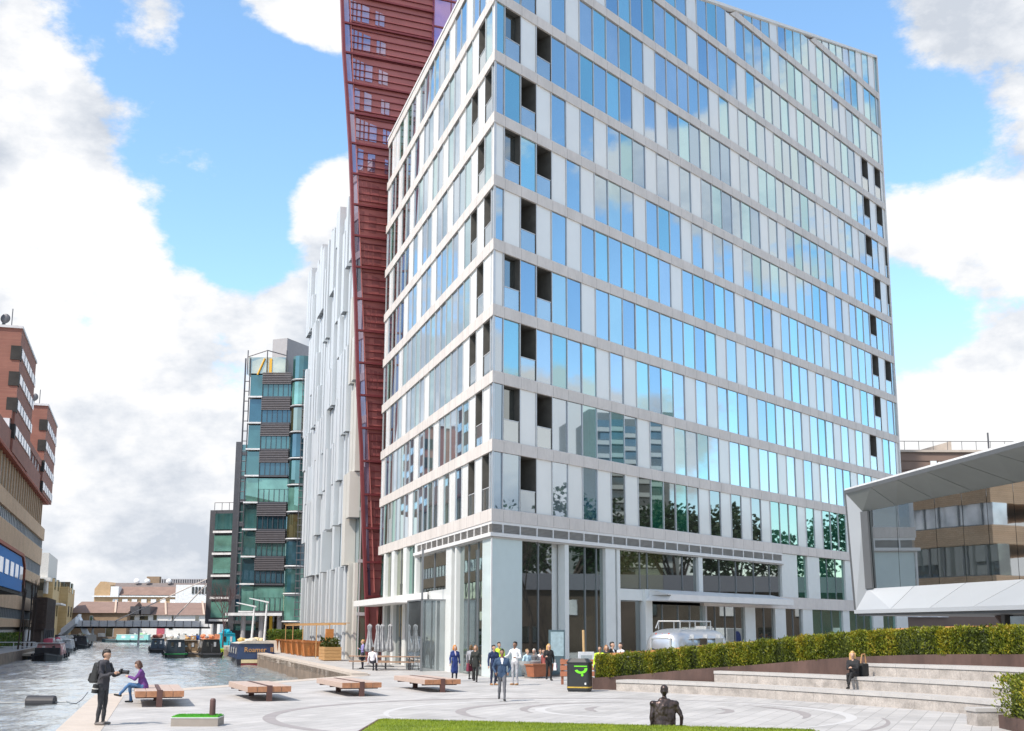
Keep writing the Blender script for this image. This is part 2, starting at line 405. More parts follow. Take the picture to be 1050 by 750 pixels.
def ring(c, r, w, a0, a1, m, z=.008, taper=True, n=90):
    mb = MB().use(m)
    for i in range(n):
        t0, t1 = a0+(a1-a0)*i/n, a0+(a1-a0)*(i+1)/n
        def ww(t):
            k = (t-a0)/(a1-a0); return w*(min(1, 4*k, 4*(1-k))*.8+.2 if taper else 1)
        q = []
        for t, s in ((t0, 0), (t1, 0), (t1, 1), (t0, 1)):
            rr = r-s*ww(t); q.append((c[0]+rr*math.cos(t), c[1]+rr*math.sin(t), z))
        mb.face(q)
    return tag(mb.build('paving_ring', m), kind='structure')
ring((1.7, 34.2), 8.4, .34, R(20), R(355), band_m)
ring((3.45, 35.6), 5.05, .30, R(-30), R(40), band_m); ring((3.45, 35.6), 5.05, .30, R(120), R(215), band_m)
ring((4.0, 36.6), 3.75, .28, R(95), R(205), band_m); ring((4.3, 36.6), 2.12, .26, R(140), R(210), band_m); ring((4.4, 36.4), 2.15, .26, R(-50), R(30), band_m)
ring((3.9, 36.2), 3.2, .3, R(60), R(300), pale_m, .0075); ring((3.0, 35.2), 6.6, .4, R(-60), R(200), pale_m, .0075)
def water():
    m, nt, out = newmat('basin_water')
    b = nt.nodes.new('ShaderNodeBsdfPrincipled'); L(nt, b.outputs[0], out.inputs[0])
    b.inputs['Base Color'].default_value = (.56, .62, .64, 1); b.inputs['Metallic'].default_value = .6; b.inputs['Roughness'].default_value = .07; b.inputs['IOR'].default_value = 1.6
    v = posn(nt, (1, .8, 1)); n1 = noise(nt, v, 3.5, 4, .6); n2 = noise(nt, v, .5, 2)
    ad = nt.nodes.new('ShaderNodeMath'); ad.operation = 'MULTIPLY_ADD'; L(nt, n2, ad.inputs[0]); ad.inputs[1].default_value = .9; L(nt, n1, ad.inputs[2])
    bp = nt.nodes.new('ShaderNodeBump'); bp.inputs['Strength'].default_value = .7; bp.inputs['Distance'].default_value = .09
    L(nt, ad.outputs[0], bp.inputs['Height']); L(nt, bp.outputs[0], b.inputs['Normal']); return m
from mathutils import noise as mnoise
WM = water(); mb = MB().use(WM)
ys = [14.0]
while ys[-1] < 345: ys.append(ys[-1]*1.0065)
NC = 130
for y in ys:
    xl = LB(y)-1.5; xr = (-4.0 if y < 62 else QC.x-.303*(y-62)+1.5)
    if y > 311: xl, xr = -114, -74
    for i in range(NC+1):
        x = xl+(xr-xl)*i/NC; f = 1/(1+(y/150)**2)
        zz = mnoise.noise(Vector((x*.55, y*.40, 0)))*.10+mnoise.noise(Vector((x*1.3+7, y*.95, 3)))*.055+mnoise.noise(Vector((x*3.0, y*2.2, 9)))*.022*f
        mb.v.append((x, y, -1+zz))
W1 = NC+1
for j in range(len(ys)-1):
    for i in range(NC): mb.f.append((j*W1+i, j*W1+i+1, (j+1)*W1+i+1, (j+1)*W1+i)); mb.m.append(0)
tag(mb.build('water', smooth=True), kind='structure')
mb = MB().use(WM); mb.face([(-60, -90, -1.02), (-4, -90, -1.02), (-4, 14, -1.02), (-50, 14, -1.02)]); tag(mb.build('water'), kind='structure')

# ================================================================== the glass tower
tower = thing('glass_tower', 'tall glass and pale stone tower with a raking roofline, sharp corner towards the plaza', 'building', (CX, CY, 0))
def roofz(s): return 40.04+.2570*s
BT = .615
# structural core
mb = MB().use(darkin)
c0 = TR.p(2.4, 0, -1.75); cR = TR.p(LR-.3, 0, -1.75); cL = TL.p(LLF-.3, 0, -1.75)
ang0 = (TR.nx+TL.nx, TR.ny+TL.ny); k = -1.75/(1+TR.nx*TL.nx+TR.ny*TL.ny)
c0 = (CX+ang0[0]*k, CY+ang0[1]*k)
cRb = TR.p(LR-.3, 0, -14); cLb = (cL[0]+dR[0]*14, cL[1]+dR[1]*14)
poly = [c0, (cR[0], cR[1]), (cRb[0], cRb[1]), (cLb[0], cLb[1]), (cL[0], cL[1])]
mb.prism(poly, 6.9, 0, [39.3, 52.6, 52.6, 39.6, 39.3]); mb.build('core', parent=tower)
# side walls closing the facade depth at the far ends
mb = MB().use(stone); TR.box(mb, LR-.3, LR-.02, 6.9, 53.8, -14, -.32); TL.box(mb, LLF-.3, LLF-.02, 6.9, 39.9, -8, -.32); mb.build('end_wall', parent=tower)
# stone bands, one per storey, wrapping both facades where both reach that high
for kf in range(13):
    z1 = ZB[kf]; z0 = z1-BT; mb = MB()
    s0 = 0.0 if kf < 10 else (z1-40.04)/.2570-.4
    mb.use(stone)
    if kf < 9:
        TR.box(mb, 0, LR, z0, z1, -.35, .0)
    elif kf == 9: TR.box(mb, 0, LR, z0, z1-.05, -.35, .0)
    else:
        TR.poly(mb, [(s0-.2, z0+.05), (LR, z0), (LR, z1), (s0+.6, z1-.02)], -.35, .0)
    mb.use(joint)
    for i in range(int(LR/MOD)+1):
        s = .95+MOD*i
        if s < s0 or s > LR: continue
        TR.box(mb, s-.006, s+.006, z0+.005, z1-.06, -.02, .003)
    mb.build('stone_band', parent=tower)
    if kf <= 9:
        mb = MB().use(stone)
        TL.poly(mb, [(.0, z0), (LLF, z0), (LLF, z1), (.0, z1)], -.35, .0)
        mb.use(joint)
        for i in range(int(LLF/MOD)+1):
            s = .7+MOD*i
            TL.box(mb, s-.006, s+.006, z0+.005, z1-.01, -.02, .003)
        mb.build('stone_band', parent=tower)
mb = MB().use(mullm); mb.prism([TR.p(-.03*-TR.mit*-1, 0, -.03)[:2] if False else TR.p(.03*TR.mit, 0, -.03)[:2], TR.p(.26, 0, -.06)[:2], TR.p(.4, 0, -.2)[:2], TL.p(.4, 0, -.2)[:2], TL.p(.26, 0, -.06)[:2]], 7.5, 40.0); mb.build('corner_post', parent=tower)
mb = MB().use(trimw); TR.poly(mb, [(-.05, 40.0), (LR+.05, 40.0+.2570*LR), (LR+.05, 40.22+.2570*LR), (-.05, 40.22)], -.45, .06)
TL.box(mb, 0, LLF, 40.04, 40.2, -.45, .05); TR.box(mb, LR-.02, LR+.1, 7.6, 54.1, -.3, .04); mb.build('parapet_cap', parent=tower)
# panes ------------------------------------------------------------
NR = 39; S0 = .95            # first joint; pane i spans S0+(i-1)*MOD .. S0+i*MOD
prow = {0: 'BBKWBWBWBWBTBTBWBWBWBWBTBWBWBTBWBTBWBTWBT', 1: 'BKWKBBTGTGWBWTBTBWBTWBTWBWBWBTBTWBTWTBWB', 2: 'BTKBTBTWBWTBTBWBWBTBWBTBTBWBTBWBWBWKWTBW',
        3: 'WKBKTBWBTBTBTBTBTWBWBTBWBTBWBWBTBWTBKWBT', 4: 'BWKWBWBTBTBTBWBTBTBWBTBWBTBTBWBTWBTBKWKB', 5: 'WKTKWBWBTBWBTBWBWBBWBTBTBWTBTBWBWBTBKTBB',
        6: 'BTKWBWBWBTBWBWBWBTBBTBWBWBTBTBTWBWBTBKWK', 7: 'TKWKBBTBTBWBWBTBTBBWBWTTBTBTBWBWBTWBKBWK', 8: 'BTKWBWBTBTBWBBBBBWTWBTBWTBTBTWBTBWTBKWKW',
        9: 'BTBWBTBWBTBTBTBWBBTBWTBTBTWTBTBWBTBWKWKW', 10: 'BTBWBTBWBTBWBTBWBTBWBTBTWTTTWTBTBWBTWTTW', 11: 'BTBWBTBWBTBWBTBWBTBWBTBTWBTTTWTBTTBTWTTB', 12: 'BTBWBTBWBTBWBTBWBTBWBTBTWBTTTWTBTTBTWTWTB'}
lrow = ['GKWKWGWGWGGGGGWGGGDD', 'GWKWGGGGGWGGGWGGGGGG', 'GKWKWGGGGGGWGGGGWGGD', 'WWKWGGGGGGGGGGGGGWGD', 'GKWKGWGGGGWGGWGGWGGD', 'WGKWGGGWGGWGGWGWGGGD',
        'GKWKGWGGWGGWGGGWGDWD', 'WGKWGWGGGGWGGWGWGDWD', 'GWKGWGGWGGGGGGWGDWDW']
items = []   # (size, kind, material, polygon, frame)
bals = []
for kf in range(13):
    zb = ZB[kf]; zt = ZB[kf+1]-BT if kf < 12 else 60
    mbm = MB().use(mullm)
    for i in range(NR+1):
        a0 = .27 if i == 0 else S0+(i-1)*MOD; a1 = min(S0+i*MOD, LR-.02)
        if a1 <= a0+.1: continue
        za0, za1 = min(zt, roofz(a0)-.02), min(zt, roofz(a1)-.02)
        if za1 < zb+.12: continue
        za0 = max(za0, zb+.02)
        k = prow[kf][i] if i < len(prow[kf]) else rnd.choice('BTW')
        # mullion on the right edge of the pane, with its sill length
        TR.box(mbm, max(a0, .68), a1, zb+.003, zb+.03, -.3, -.06)
        TR.poly(mbm, [(a1-.05, zb), (a1, zb), (a1, za1), (a1-.05, za1)], -.3, -.045)
        if k == 'K':
            bals.append((TR, a0, a1-.05, zb, min(za0, za1))); continue
        m = {'B': glassB, 'T': glassT, 'W': frit, 'G': glassB}[k]
        if k in 'BT': m = {'B': (glassB, glassB, glassB2, glassB3), 'T': (glassT, glassT, glassT2, glassT3)}[k][rnd.randrange(4)]
        if kf == 0 and i > 6 and k in 'BT': m = greenglass if k == 'T' or i > 20 else darkglass  # lowest storey: reflected trees put into the pane colour, green and dark
        y = CY+dR[1]*a0
        items.append(((za1-zb)*MOD*.63/(y*y), 'W' if k == 'W' else 'G', m, [(a0+.01, zb), (a1-.06, zb), (a1-.06, za1), (a0+.01, za0)], TR))
    mbm.build('mullion', parent=tower)
    if kf < 9:
        zt = ZB[kf+1]-BT; mbm = MB().use(mullm)
        for i in range(22):
            a0 = .27 if i == 0 else .7+(i-1)*MOD; a1 = min(.7+i*MOD, LLF-.02)
            if a1 <= a0+.1: continue
            TL.box(mbm, max(a0, .68), a1, zb+.003, zb+.03, -.3, -.06); row = lrow[kf]; k = row[i] if i < len(row) else 'GWD'[(i+kf) % 3]
            TL.box(mbm, a1-.05, a1, zb, zt, -.3, -.045)
            if k == 'K': bals.append((TL, a0, a1-.05, zb, zt)); continue
            m = {'G': (glassB3, glassT3, glassB)[(i*7+kf*3) % 3], 'W': frit, 'D': (greenglass, darkglass)[i % 2]}[k]
            y = CY+dL[1]*a0
            items.append(((zt-zb)*MOD*.32/(y*y), 'W' if k == 'W' else 'G', m, [(a0+.01, zb), (a1-.06, zb), (a1-.06, zt), (a0+.01, zt)], TL))
        mbm.build('mullion', parent=tower)
items.sort(key=lambda t: -t[0])
cnt = {'W': 0, 'G': 0}; rest = {'W': MB(), 'G': MB()}
for size, kind, m, pts, fr in items:
    t1, t2 = rnd.uniform(-.006, .006), rnd.uniform(-.004, .004)
    sa, sz = pts[0][0], pts[0][1]
    off = -.10
    poly3 = [fr.p(a, z, off+(a-sa)*t1+(z-sz)*t2) for a, z in pts]
    if fr is TL: poly3 = poly3[::-1]
    cnt[kind] += 1
    mbp = MB() if cnt[kind] <= 100 else rest[kind]
    mbp.use(m).extr(poly3, (-fr.nx*.03, -fr.ny*.03, 0))
    if cnt[kind] <= 100: mbp.build('glass_pane' if kind == 'G' else 'white_panel', parent=tower)
for kind, nm in (('G', 'glass_pane'), ('W', 'white_panel')):
    if rest[kind].f: tag(rest[kind].build(nm, parent=tower), kind='stuff')
for fr, a0, a1, zb, zt in bals:
    mb = MB().use(balmat); DB = -max(.45, min(1.7, .5*a0))
    fr.box(mb, a0, a1, zb-.02, zb+.03, DB, -.12); fr.box(mb, a0, a1, zt-.04, zt+.01, DB, -.12)
    fr.box(mb, a0, a0+.04, zb+.03, zt-.04, DB, -.06); fr.box(mb, a1-.04, a1, zb+.03, zt-.04, DB, -.06)
    mb.use(darkglass); fr.box(mb, a0+.04, a1-.04, zb+.03, zt-.04, DB-.02, DB+.08)
    mb.use(mullm); fr.box(mb, a0+.35, a0+.40, zb+.03, zt-.04, DB+.08, DB+.13)
    b = mb.build('balcony', parent=tower)
    mb = MB().use(balglass); fr.box(mb, a0+.05, a1-.05, zb+.04, zb+1.12, -.12, -.09); mb.use(mullm); fr.box(mb, a0+.04, a1-.04, zb+1.12, zb+1.16, -.14, -.07)
    o = mb.build('balustrade', parent=b)
# vent strip and white trim below the first band
mb = MB().use(trimw)
TR.box(mb, 0, 31.9, 7.50, 7.642-.003, -.3, -.03); TR.box(mb, 0, 31.9, 6.88, 7.06, -.3, .10)
TL.box(mb, 0, 17.8, 7.50, 7.639, -.3, -.03); TL.box(mb, 0, 17.8, 6.88, 7.06, -.3, .10)
for i in range(23): TR.box(mb, S0+MOD*i-.04, S0+MOD*i+.04, 7.06, 7.5, -.3, -.03)
for i in range(13): TL.box(mb, .7+MOD*i-.04, .7+MOD*i+.04, 7.06, 7.5, -.3, -.03)
mb.build('soffit_trim', parent=tower)
mb = MB().use(vent)
for fr, n in ((TR, 31.9), (TL, 17.8)):
    fr.box(mb, 0, n, 7.06, 7.5, -.3, -.12)
    for j in range(6): fr.box(mb, 0.02, n, 7.09+j*.07, 7.12+j*.07, -.12, -.06)
mb.build('vent_louvre', parent=tower)
mb = MB().use(beige); mb.prism([TR.p(0, 0, 0)[:2], TR.p(32, 0, 0)[:2], TR.p(32, 0, -7)[:2], (TL.p(18, 0, -6)[0], TL.p(18, 0, -6)[1]), TL.p(18, 0, 0)[:2]], 6.80, 6.87); mb.build('lobby_ceiling', parent=tower)
# corner of the lobby: pale glass panels
frit2 = mat('pale_green_panel', (.60, .69, .68), .18, var=.02, coat=.4)
mb = MB().use(frit2); TR.box(mb, 0.02, 2.56, 0.0, 6.86, -.35, -.08); mb.build('corner_panel', parent=tower)
mb = MB().use(frit2); TL.box(mb, 0.02, 1.95, 0.0, 6.86, -.35, -.08); mb.build('corner_panel', parent=tower)
mb = MB().use(trimw); TR.box(mb, 0, .1, 0, 6.86, -.07, -.0); TL.box(mb, 0, .1, 0, 6.86, -.07, -.0); mb.build('corner_trim', parent=tower)
def lob(fr, a0, a1, z0, z1, m=None, mul=(), d=-.25, nm='lobby_glazing'):
    g = MB().use(m or lobby); fr.box(g, a0, a1, z0, z1, d-.03, d); o = g.build(nm, parent=tower)
    if mul:
        for a in mul: g = MB().use(mulld); fr.box(g, a-.03, a+.03, z0, z1, d-.12, d+.05); g.build('glazing_bar', parent=o)
def colu(fr, a0, a1, z0, z1, d0=-.5, d1=-.05, m=None, nm='column'):
    g = MB().use(m or colw); fr.box(g, a0, a1, z0, z1, d0, d1); return g.build(nm, parent=tower)
lob(TR, 2.58, 5.30, 0, 6.86, darkglass, (4.1,)); colu(TR, 5.32, 6.55, 0, 6.86, -1.2, -.6); colu(TR, 6.2, 6.56, 0, 6.86)
lob(TR, 6.58, 10.04, 0, 6.86, lobby, (8.3, 9.4)); colu(TR, 10.05, 11.0, 0, 6.86); colu(TR, 11.2, 11.5, 0, 6.86)
lob(TR, 11.52, 16.4, 4.66, 6.86, oliveglass, (13.8, 14.6)); lob(TR, 16.42, 20.3, 4.66, 6.86, darkglass, (18.6,)); colu(TR, 20.3, 20.8, 4.6, 6.86)
lob(TR, 20.82, 31.8, 4.66, 6.86, darkglass, (23.2, 25.4, 27.9, 30.2))
colu(TR, 11.5, 13.85, 3.98, 4.62, -.3, -.08, nm='spandrel_panel'); lob(TR, 11.52, 13.8, 0, 3.96, darkglass); colu(TR, 13.86, 14.6, 0, 4.64, -.4, .1)
lob(TR, 14.62, 21.0, 0, 3.8, lobby, (16.2, 18.0, 19.4)); colu(TR, 21.0, 21.2, 0, 3.8, m=mullm)
lob(TR, 21.2, 26.3, 0, 3.8, darkglass, (22.5, 23.8, 25.1)); colu(TR, 26.3, 27.7, 0, 3.8, -.3, -.1, nm='white_panel')
for a, b, t in ((27.7, 30.6, 'D'), (30.6, 32.2, 'W'), (32.2, 34.9, 'D'), (34.9, 36.5, 'W'), (36.5, 41.8, 'D'), (41.8, 43.0, 'W'), (43.0, 47.6, 'D'), (47.6, 49.6, 'W'), (49.6, 52.4, 'D'), (52.4, 54.9, 'W')):
    if t == 'D': lob(TR, a+.02, b-.02, 0, 3.8, greenglass if a > 36 else darkglass, [a+(b-a)*q/3 for q in (1, 2)] if b-a > 4 else [(a+b)/2])
    else: colu(TR, a, b, 0, 3.8, -.3, -.1, nm='white_panel')
for a, b, t in ((31.85, 34.3, 'W'), (34.3, 36.0, 'D'), (36.0, 38.0, 'W'), (38.0, 42.6, 'D'), (42.6, 45, 'W'), (45, 48, 'D'), (48, 50, 'W'), (50, 53, 'D'), (53, 54.9, 'W')):
    if t == 'D': lob(TR, a+.02, b-.02, 4.6, 7.62, greenglass, [a+(b-a)*q/3 for q in (1, 2)] if b-a > 4 else ())
    else: colu(TR, a, b, 4.6, 7.62, -.3, -.1, nm='white_panel')
mb = MB().use(stone); TR.box(mb, 20.8, LR, 3.8, 4.6, -.3, -.02); mb.build('spandrel_band', parent=tower)
# canopies
mb = MB().use(trimw); TR.poly(mb, [(13.9, 3.98), (30.0, 3.98), (30.0, 4.30), (14.3, 4.30)], -.3, 1.6)
mb.hexa([TR.p(13.9, 4.30, 1.6), TR.p(30, 4.30, 1.6), TR.p(30, 4.30, -.2), TR.p(14.4, 4.30, -.2), TR.p(13.9, 4.34, 1.6), TR.p(30, 4.34, 1.6), TR.p(30, 4.66, -.0), TR.p(14.4, 4.66, -.0)])
mb.build('canopy', parent=tower)
mb = MB().use(trimw); TL.poly(mb, [(13.9, 3.95), (30.4, 3.95), (30.4, 4.5), (13.9, 4.5)], -.3, .1); TL.hexa = None
mb.hexa([TL.p(13.6, 3.9, .1), TL.p(30.6, 3.9, .1), TL.p(30.6, 3.9, 1.7), TL.p(15.0, 3.9, 1.7), TL.p(13.6, 4.5, .1), TL.p(30.6, 4.5, .1), TL.p(30.6, 4.3, 1.7), TL.p(15.0, 4.3, 1.7)])
mb.build('canopy', parent=tower)
# left facade base
lob(TL, 1.97, 7.1, 0, 6.86, lobby, (3.3, 5.2)); colu(TL, 7.1, 7.45, 0, 6.86, -.5, -.02); colu(TL, 8.2, 9.5, 0, 6.86, -.5, -.02)
lob(TL, 9.52, 17.3, 4.56, 6.86, darkglass, (13.2,)); colu(TL, 9.5, 13.8, 3.95, 4.55, -.3, -.03, nm='spandrel_panel'); colu(TL, 17.3, 17.9, 4.5, 7.6, -.3, -.02)
colu(TL, 13.6, 18.1, 0, 3.93, -.3, -.02, beige, 'entrance_wall')
g = MB().use(balglass); TL.box(g, 9.5, 13.3, 0, 3.93, 1.3, 1.33); TL.box(g, 9.5, 9.53, 0, 3.93, -.2, 1.3); TL.box(g, 13.27, 13.3, 0, 3.93, -.2, 1.3); o = g.build('glass_porch', parent=tower)
g = MB().use(mulld); TL.box(g, 9.45, 9.55, 0, 6.8, 1.28, 1.38); TL.box(g, 13.25, 13.33, 0, 3.95, 1.28, 1.38); TL.box(g, 9.45, 13.33, 3.9, 3.98, -.2, 1.38); g.build('porch_frame', parent=o)
lob(TL, 9.52, 13.5, 0, 3.93, darkglass)
for z0, z1 in ((0, 3.93), (4.52, 7.62)):
    a = 18.1
    for w, t in ((2.4, 'D'), (1.0, 'W'), (3.0, 'D'), (1.0, 'W'), (2.2, 'D'), (.6, 'W'), (2.05, 'D')):
        if t == 'D': lob(TL, a+.02, a+w-.02, z0, z1, (greenglass, oliveglass)[int(a) % 2] if z0 else darkglass, (a+w/2,))
        else: colu(TL, a, a+w, z0, z1, -.3, -.03, nm='white_panel')
        a += w
g = MB().use(mulld); g.tube(TL.p(13.7, 3.75, .5), TL.p(13.7, 3.9, .5), .03); g.ball(TL.p(13.7, 3.62, .5), .16); g.build('camera_dome', parent=tower)
# lobby interior
mb = MB().use(mat('lobby_floor', (.25, .24, .22), .3)); mb.prism([TR.p(.3, 0, -.4)[:2], TR.p(32, 0, -.4)[:2], TR.p(32, 0, -7)[:2], TL.p(18, 0, -6)[:2], TL.p(18, 0, -.4)[:2]], 0.0, .012)
mb.build('lobby_floor', parent=tower)
mb = MB().use(mat('lobby_wall', (.10, .095, .09), .6, var=.3, scale=.7)); TR.box(mb, 5, 40, 0, 6.8, -7.2, -7.0); TL.box(mb, 6, 29.5, 0, 6.8, -6.2, -6.0)
TR.box(mb, 30, 54.6, 0, 7.6, -1.6, -1.4)
mb.use(plain((.55, .30, .08), .5)); TR.box(mb, 8.5, 18.5, 2.9, 3.2, -6.9, -6.75); TR.box(mb, 7.4, 8.4, 2.4, 2.55, -4.2, -4.0); TL.box(mb, 7, 17, 2.9, 3.3, -5.9, -5.7)
mb.use(plain((.16, .14, .11), .5)); TR.box(mb, 7.5, 8.6, 0, 6.8, -4.4, -3.6); TR.box(mb, 15, 16, 0, 6.8, -4.4, -3.6)
mb.build('lobby_wall', parent=tower)
# ================================================================== red screened tower behind
red = mat('red_screen_metal', (.45, .145, .13), .5, .15, var=.12, scale=.4)
redd = mat('deep_red_frame', (.20, .04, .045), .45, .2, var=.1)
lil = glass('lilac_glass', (.78, .70, .84), (.20, .12, .18), .30)
purp = glass('purple_glass', (.62, .48, .78), (.16, .08, .22), .45)
rt = thing('red_tower', 'slender leaning tower wrapped in a red metal screen, behind the glass tower', 'building', (-9, 102, 0))
q0 = D(378.5, 655, 91.0)
RF = Fr(q0.x, 91.0, .92, .39)
EDGE = sorted([(RF.hit(u, v)[1], RF.hit(u, v)[0]) for u, v in ((350.5, 0), (352.6, 61), (356.8, 81+35), (360.4, 180), (361.4, 247), (364.4, 306), (367, 402), (370.2, 456), (372.2, 530), (375, 610), (377.5, 652))])
def redge(z):
    if z <= EDGE[0][0]: return EDGE[0][1]
    for (za, sa), (zb2, sb2) in zip(EDGE, EDGE[1:]):
        if z <= zb2: return sa+(sb2-sa)*(z-za)/(zb2-za)
    (za, sa), (zb2, sb2) = EDGE[0], EDGE[-1]
    return sb2+(sb2-sa)*(z-zb2)/(zb2-za)
def rright(z): return min(.55+max(0, z-2)*.06, 3.0) if z < 38 else min(22, 3+(z-38)*1.4)
FH = (RF.hit(352, 1.2)[1]-RF.hit(352, 61.2)[1])/2
TOPZ = 84
mb = MB().use(red)
zs = [0]+list(range(4, TOPZ+1, 4))
for z0, z1 in zip(zs, zs[1:]):
    q = [(redge(z0), z0), (min(22, rright(z0)), z0), (min(22, rright(z1)), z1), (redge(z1), z1)]
    off = Vector((1.2, 9, 0)) if z0 >= 40 else Vector((.1, .9, 0))
    mb.extr([RF.p(a, z, 0) for a, z in q], off)
mb.build('screen_wall', parent=rt)
mb = MB().use(purp)
mb.prism([RF.p(4.15, 0, .25)[:2], RF.p(13.5, 0, .25)[:2], RF.p(13.5, 0, -18)[:2], RF.p(4.15, 0, -18)[:2]], 44, TOPZ); 
mb.use(redd)
for k in range(14): RF.box(mb, 4.15, 13.55, 44+k*FH, 44.15+k*FH, .24, .31)
for q in range(6): RF.box(mb, 4.15+q*1.5, 4.21+q*1.5, 44, TOPZ, .24, .29)
mb.build('purple_glazing', parent=rt)
mb = MB().use(redd)   # edge frame and floor lines
for z0, z1 in zip(zs, zs[1:]): RF.poly(mb, [(redge(z0)-.12, z0), (redge(z0)+.10, z0), (redge(z1)+.10, z1), (redge(z1)-.12, z1)], -.1, .25)
mb.build('edge_frame', parent=rt)
mb = MB().use(lil)
for k in range(1, 27):
    z0, z1 = 2.2+k*FH, 2.2+(k+1)*FH-.14
    if z1 > TOPZ: break
    w = .42 if z0 > 10 else .25
    RF.poly(mb, [(redge(z0)+.10, z0), (redge(z0)+.10+w, z0), (redge(z1)+.10+w, z1), (redge(z1)+.10, z1)], .0, .14)
mb.build('edge_glazing', parent=rt)
mb = MB().use(redd)
z = 6.0
while z < TOPZ:
    RF.box(mb, redge(z)+.1, min(4.1, rright(z)), z, z+.05, .0, .12); z += .58
mb.build('louvre', parent=rt)
for k in range(1, 28):
    z = 2.2+k*FH
    if z > TOPZ-1: break
    mb = MB().use(redd); RF.box(mb, redge(z)-.1, min(4.15, rright(z)), z-.12, z+.03, .0, .26); mb.build('floor_line', parent=rt)

mb = MB().use(red)
for q in range(3): mb.extr([RF.p(redge(5)+.62+q*.9*0, 5, 0), RF.p(redge(5)+.70, 5, 0), RF.p(redge(TOPZ)+.70, TOPZ, 0), RF.p(redge(TOPZ)+.62, TOPZ, 0)], (RF.nx*.16, RF.ny*.16, 0)); break
mb.build('screen_rib', parent=rt)
panel2 = mat('faint_red_panel', (.33, .10, .095), .45, .2, var=.15)
for k in range(2, 26):
    z0 = 2.2+k*FH
    if z0+FH > TOPZ: break
    e = redge(z0)
    ws = ((.47, .28), (.86, .22), (1.2, .25), (1.6, .58), (2.72, .25), (3.06, .42)) if k % 2 or k > 17 else ((.5, .42), (1.3, .6), (2.72, .26), (3.06, .35))
    for a, w in ws:
        if e+a+w > rright(z0)-.3: continue
        m = lil if z0 > 36 else panel2
        z1 = z0+FH*.86-(a-.47)*.26
        mb = MB().use(m); RF.poly(mb, [(e+a, z0+.38), (e+a+w, z0+.38-(a*.02)), (e+a+w, z1-w*.25), (e+a, z1)], -.02, .05 if z0 > 36 else .03)
        mb.build('window' if m is lil else 'screen_panel', parent=rt)

# ================================================================== white finned office
wp = mat('white_metal_fin', (.58, .62, .65), .35, .1, var=.04, scale=.5)
wpb = mat('cream_metal_fin', (.60, .58, .53), .4, .1, var=.04, scale=.5)
wgl = glass('pale_office_glass', (.75, .85, .9), (.25, .32, .35), .45)
WF = Fr(-12.07, 92.563, *dL, flip=True)
wb = thing('finned_office', 'white office block clad in staggered vertical metal fins, beside the red tower', 'building', (-12.07, 92.56, 0))
mb = MB().use(wgl); WF.box(mb, .05, 33, 7, 36.4, -16, -.4); mb.build('glazing', parent=wb)
mb = MB().use(greenglass); WF.box(mb, -.02, .05, .3, 34, -12, -.35); mb.use(mullm)
for z in range(3, 36, 4): WF.box(mb, -.1, .02, z*1.0+.3, z+.55, -12, -.3)
for q in range(5): WF.box(mb, -.08, .03, .3, 34, -.5-q*1.6, -.4-q*1.6)
mb.build('corner_glazing', parent=wb)
r2 = random.Random(3); nfin = 0; restf = MB().use(wp)
for c in range(20):
    a0 = c*1.6; zt = 38.7+r2.uniform(-.9, .7)+(.6 if c > 15 else 0); z = 7.2+r2.choice((0, 0, 3.6)); first = True
    dp = r2.choice((.15, .5))
    while z < zt-1:
        hgt = r2.choice((7.2, 7.2, 3.6, 10.8)); z1 = min(z+hgt, zt)
        if zt-z1 < 2.5: z1 = zt
        dp = .46 if dp < .3 else .12
        wd = r2.choice((1.25, 1.0, .8, 1.45)); sh = r2.choice((0, .1, .25))
        m = wpb if (c < 2 and z < 22) else wp
        mb = MB().use(m) if nfin < 100 else restf
        WF.box(mb, a0+sh, a0+sh+wd, z, z1-.05, -.38, dp)
        mb.use(mulld); WF.box(mb, a0+sh+.03, a0+sh+wd-.03, z-.03, z-.001, -.38, dp-.03); mb.use(m)
        if nfin < 100: mb.build('fin_panel', parent=wb)
        nfin += 1; z = z1
    if True:
        g = MB().use(darkglass); WF.box(g, a0+.9, a0+1.5, .2, 6.9, -.6, -.3); g.build('ground_window', parent=wb)
        g = MB().use(wp if c > 1 else wpb); WF.box(g, a0, a0+.8, 0, 7.3, -.6, .1 if c % 3 else -.1); g.build('column', parent=wb)
if restf.f: tag(restf.build('fin_panel', parent=wb), kind='stuff')

# ================================================================== steel and glass block further along the quay
steel = mat('dark_steel', (.10, .10, .11), .45, .4, var=.1)
louv = mat('grey_louvre', (.16, .145, .15), .5, .3, var=.1)
gl_teal = glass('office_teal_glass', (.5, .68, .68), (.035, .095, .095), .16, edge=.6)
gl_green = glass('office_green_glass', (.6, .8, .75), (.11, .25, .21), .16, edge=.6)
gl_blue = glass('office_blue_glass', (.5, .65, .75), (.02, .06, .08), .12, edge=.6)
lite = mat('pale_ledge', (.66, .66, .66), .5)
concr = mat('grey_plant_room', (.36, .35, .36), .7, var=.05)
bl = thing('steel_office', 'dark steel and green glass office with stacked louvres and rooftop plant room', 'building', (-36, 176, 0))
X0, X1, Y0 = -39.5, -32.9, 175.0
mb = MB().use(steel); mb.box(X0+1.6, X1, Y0+1, Y0+30, 4.5, 39.5); mb.build('structure', parent=bl)
FHT = 4.15
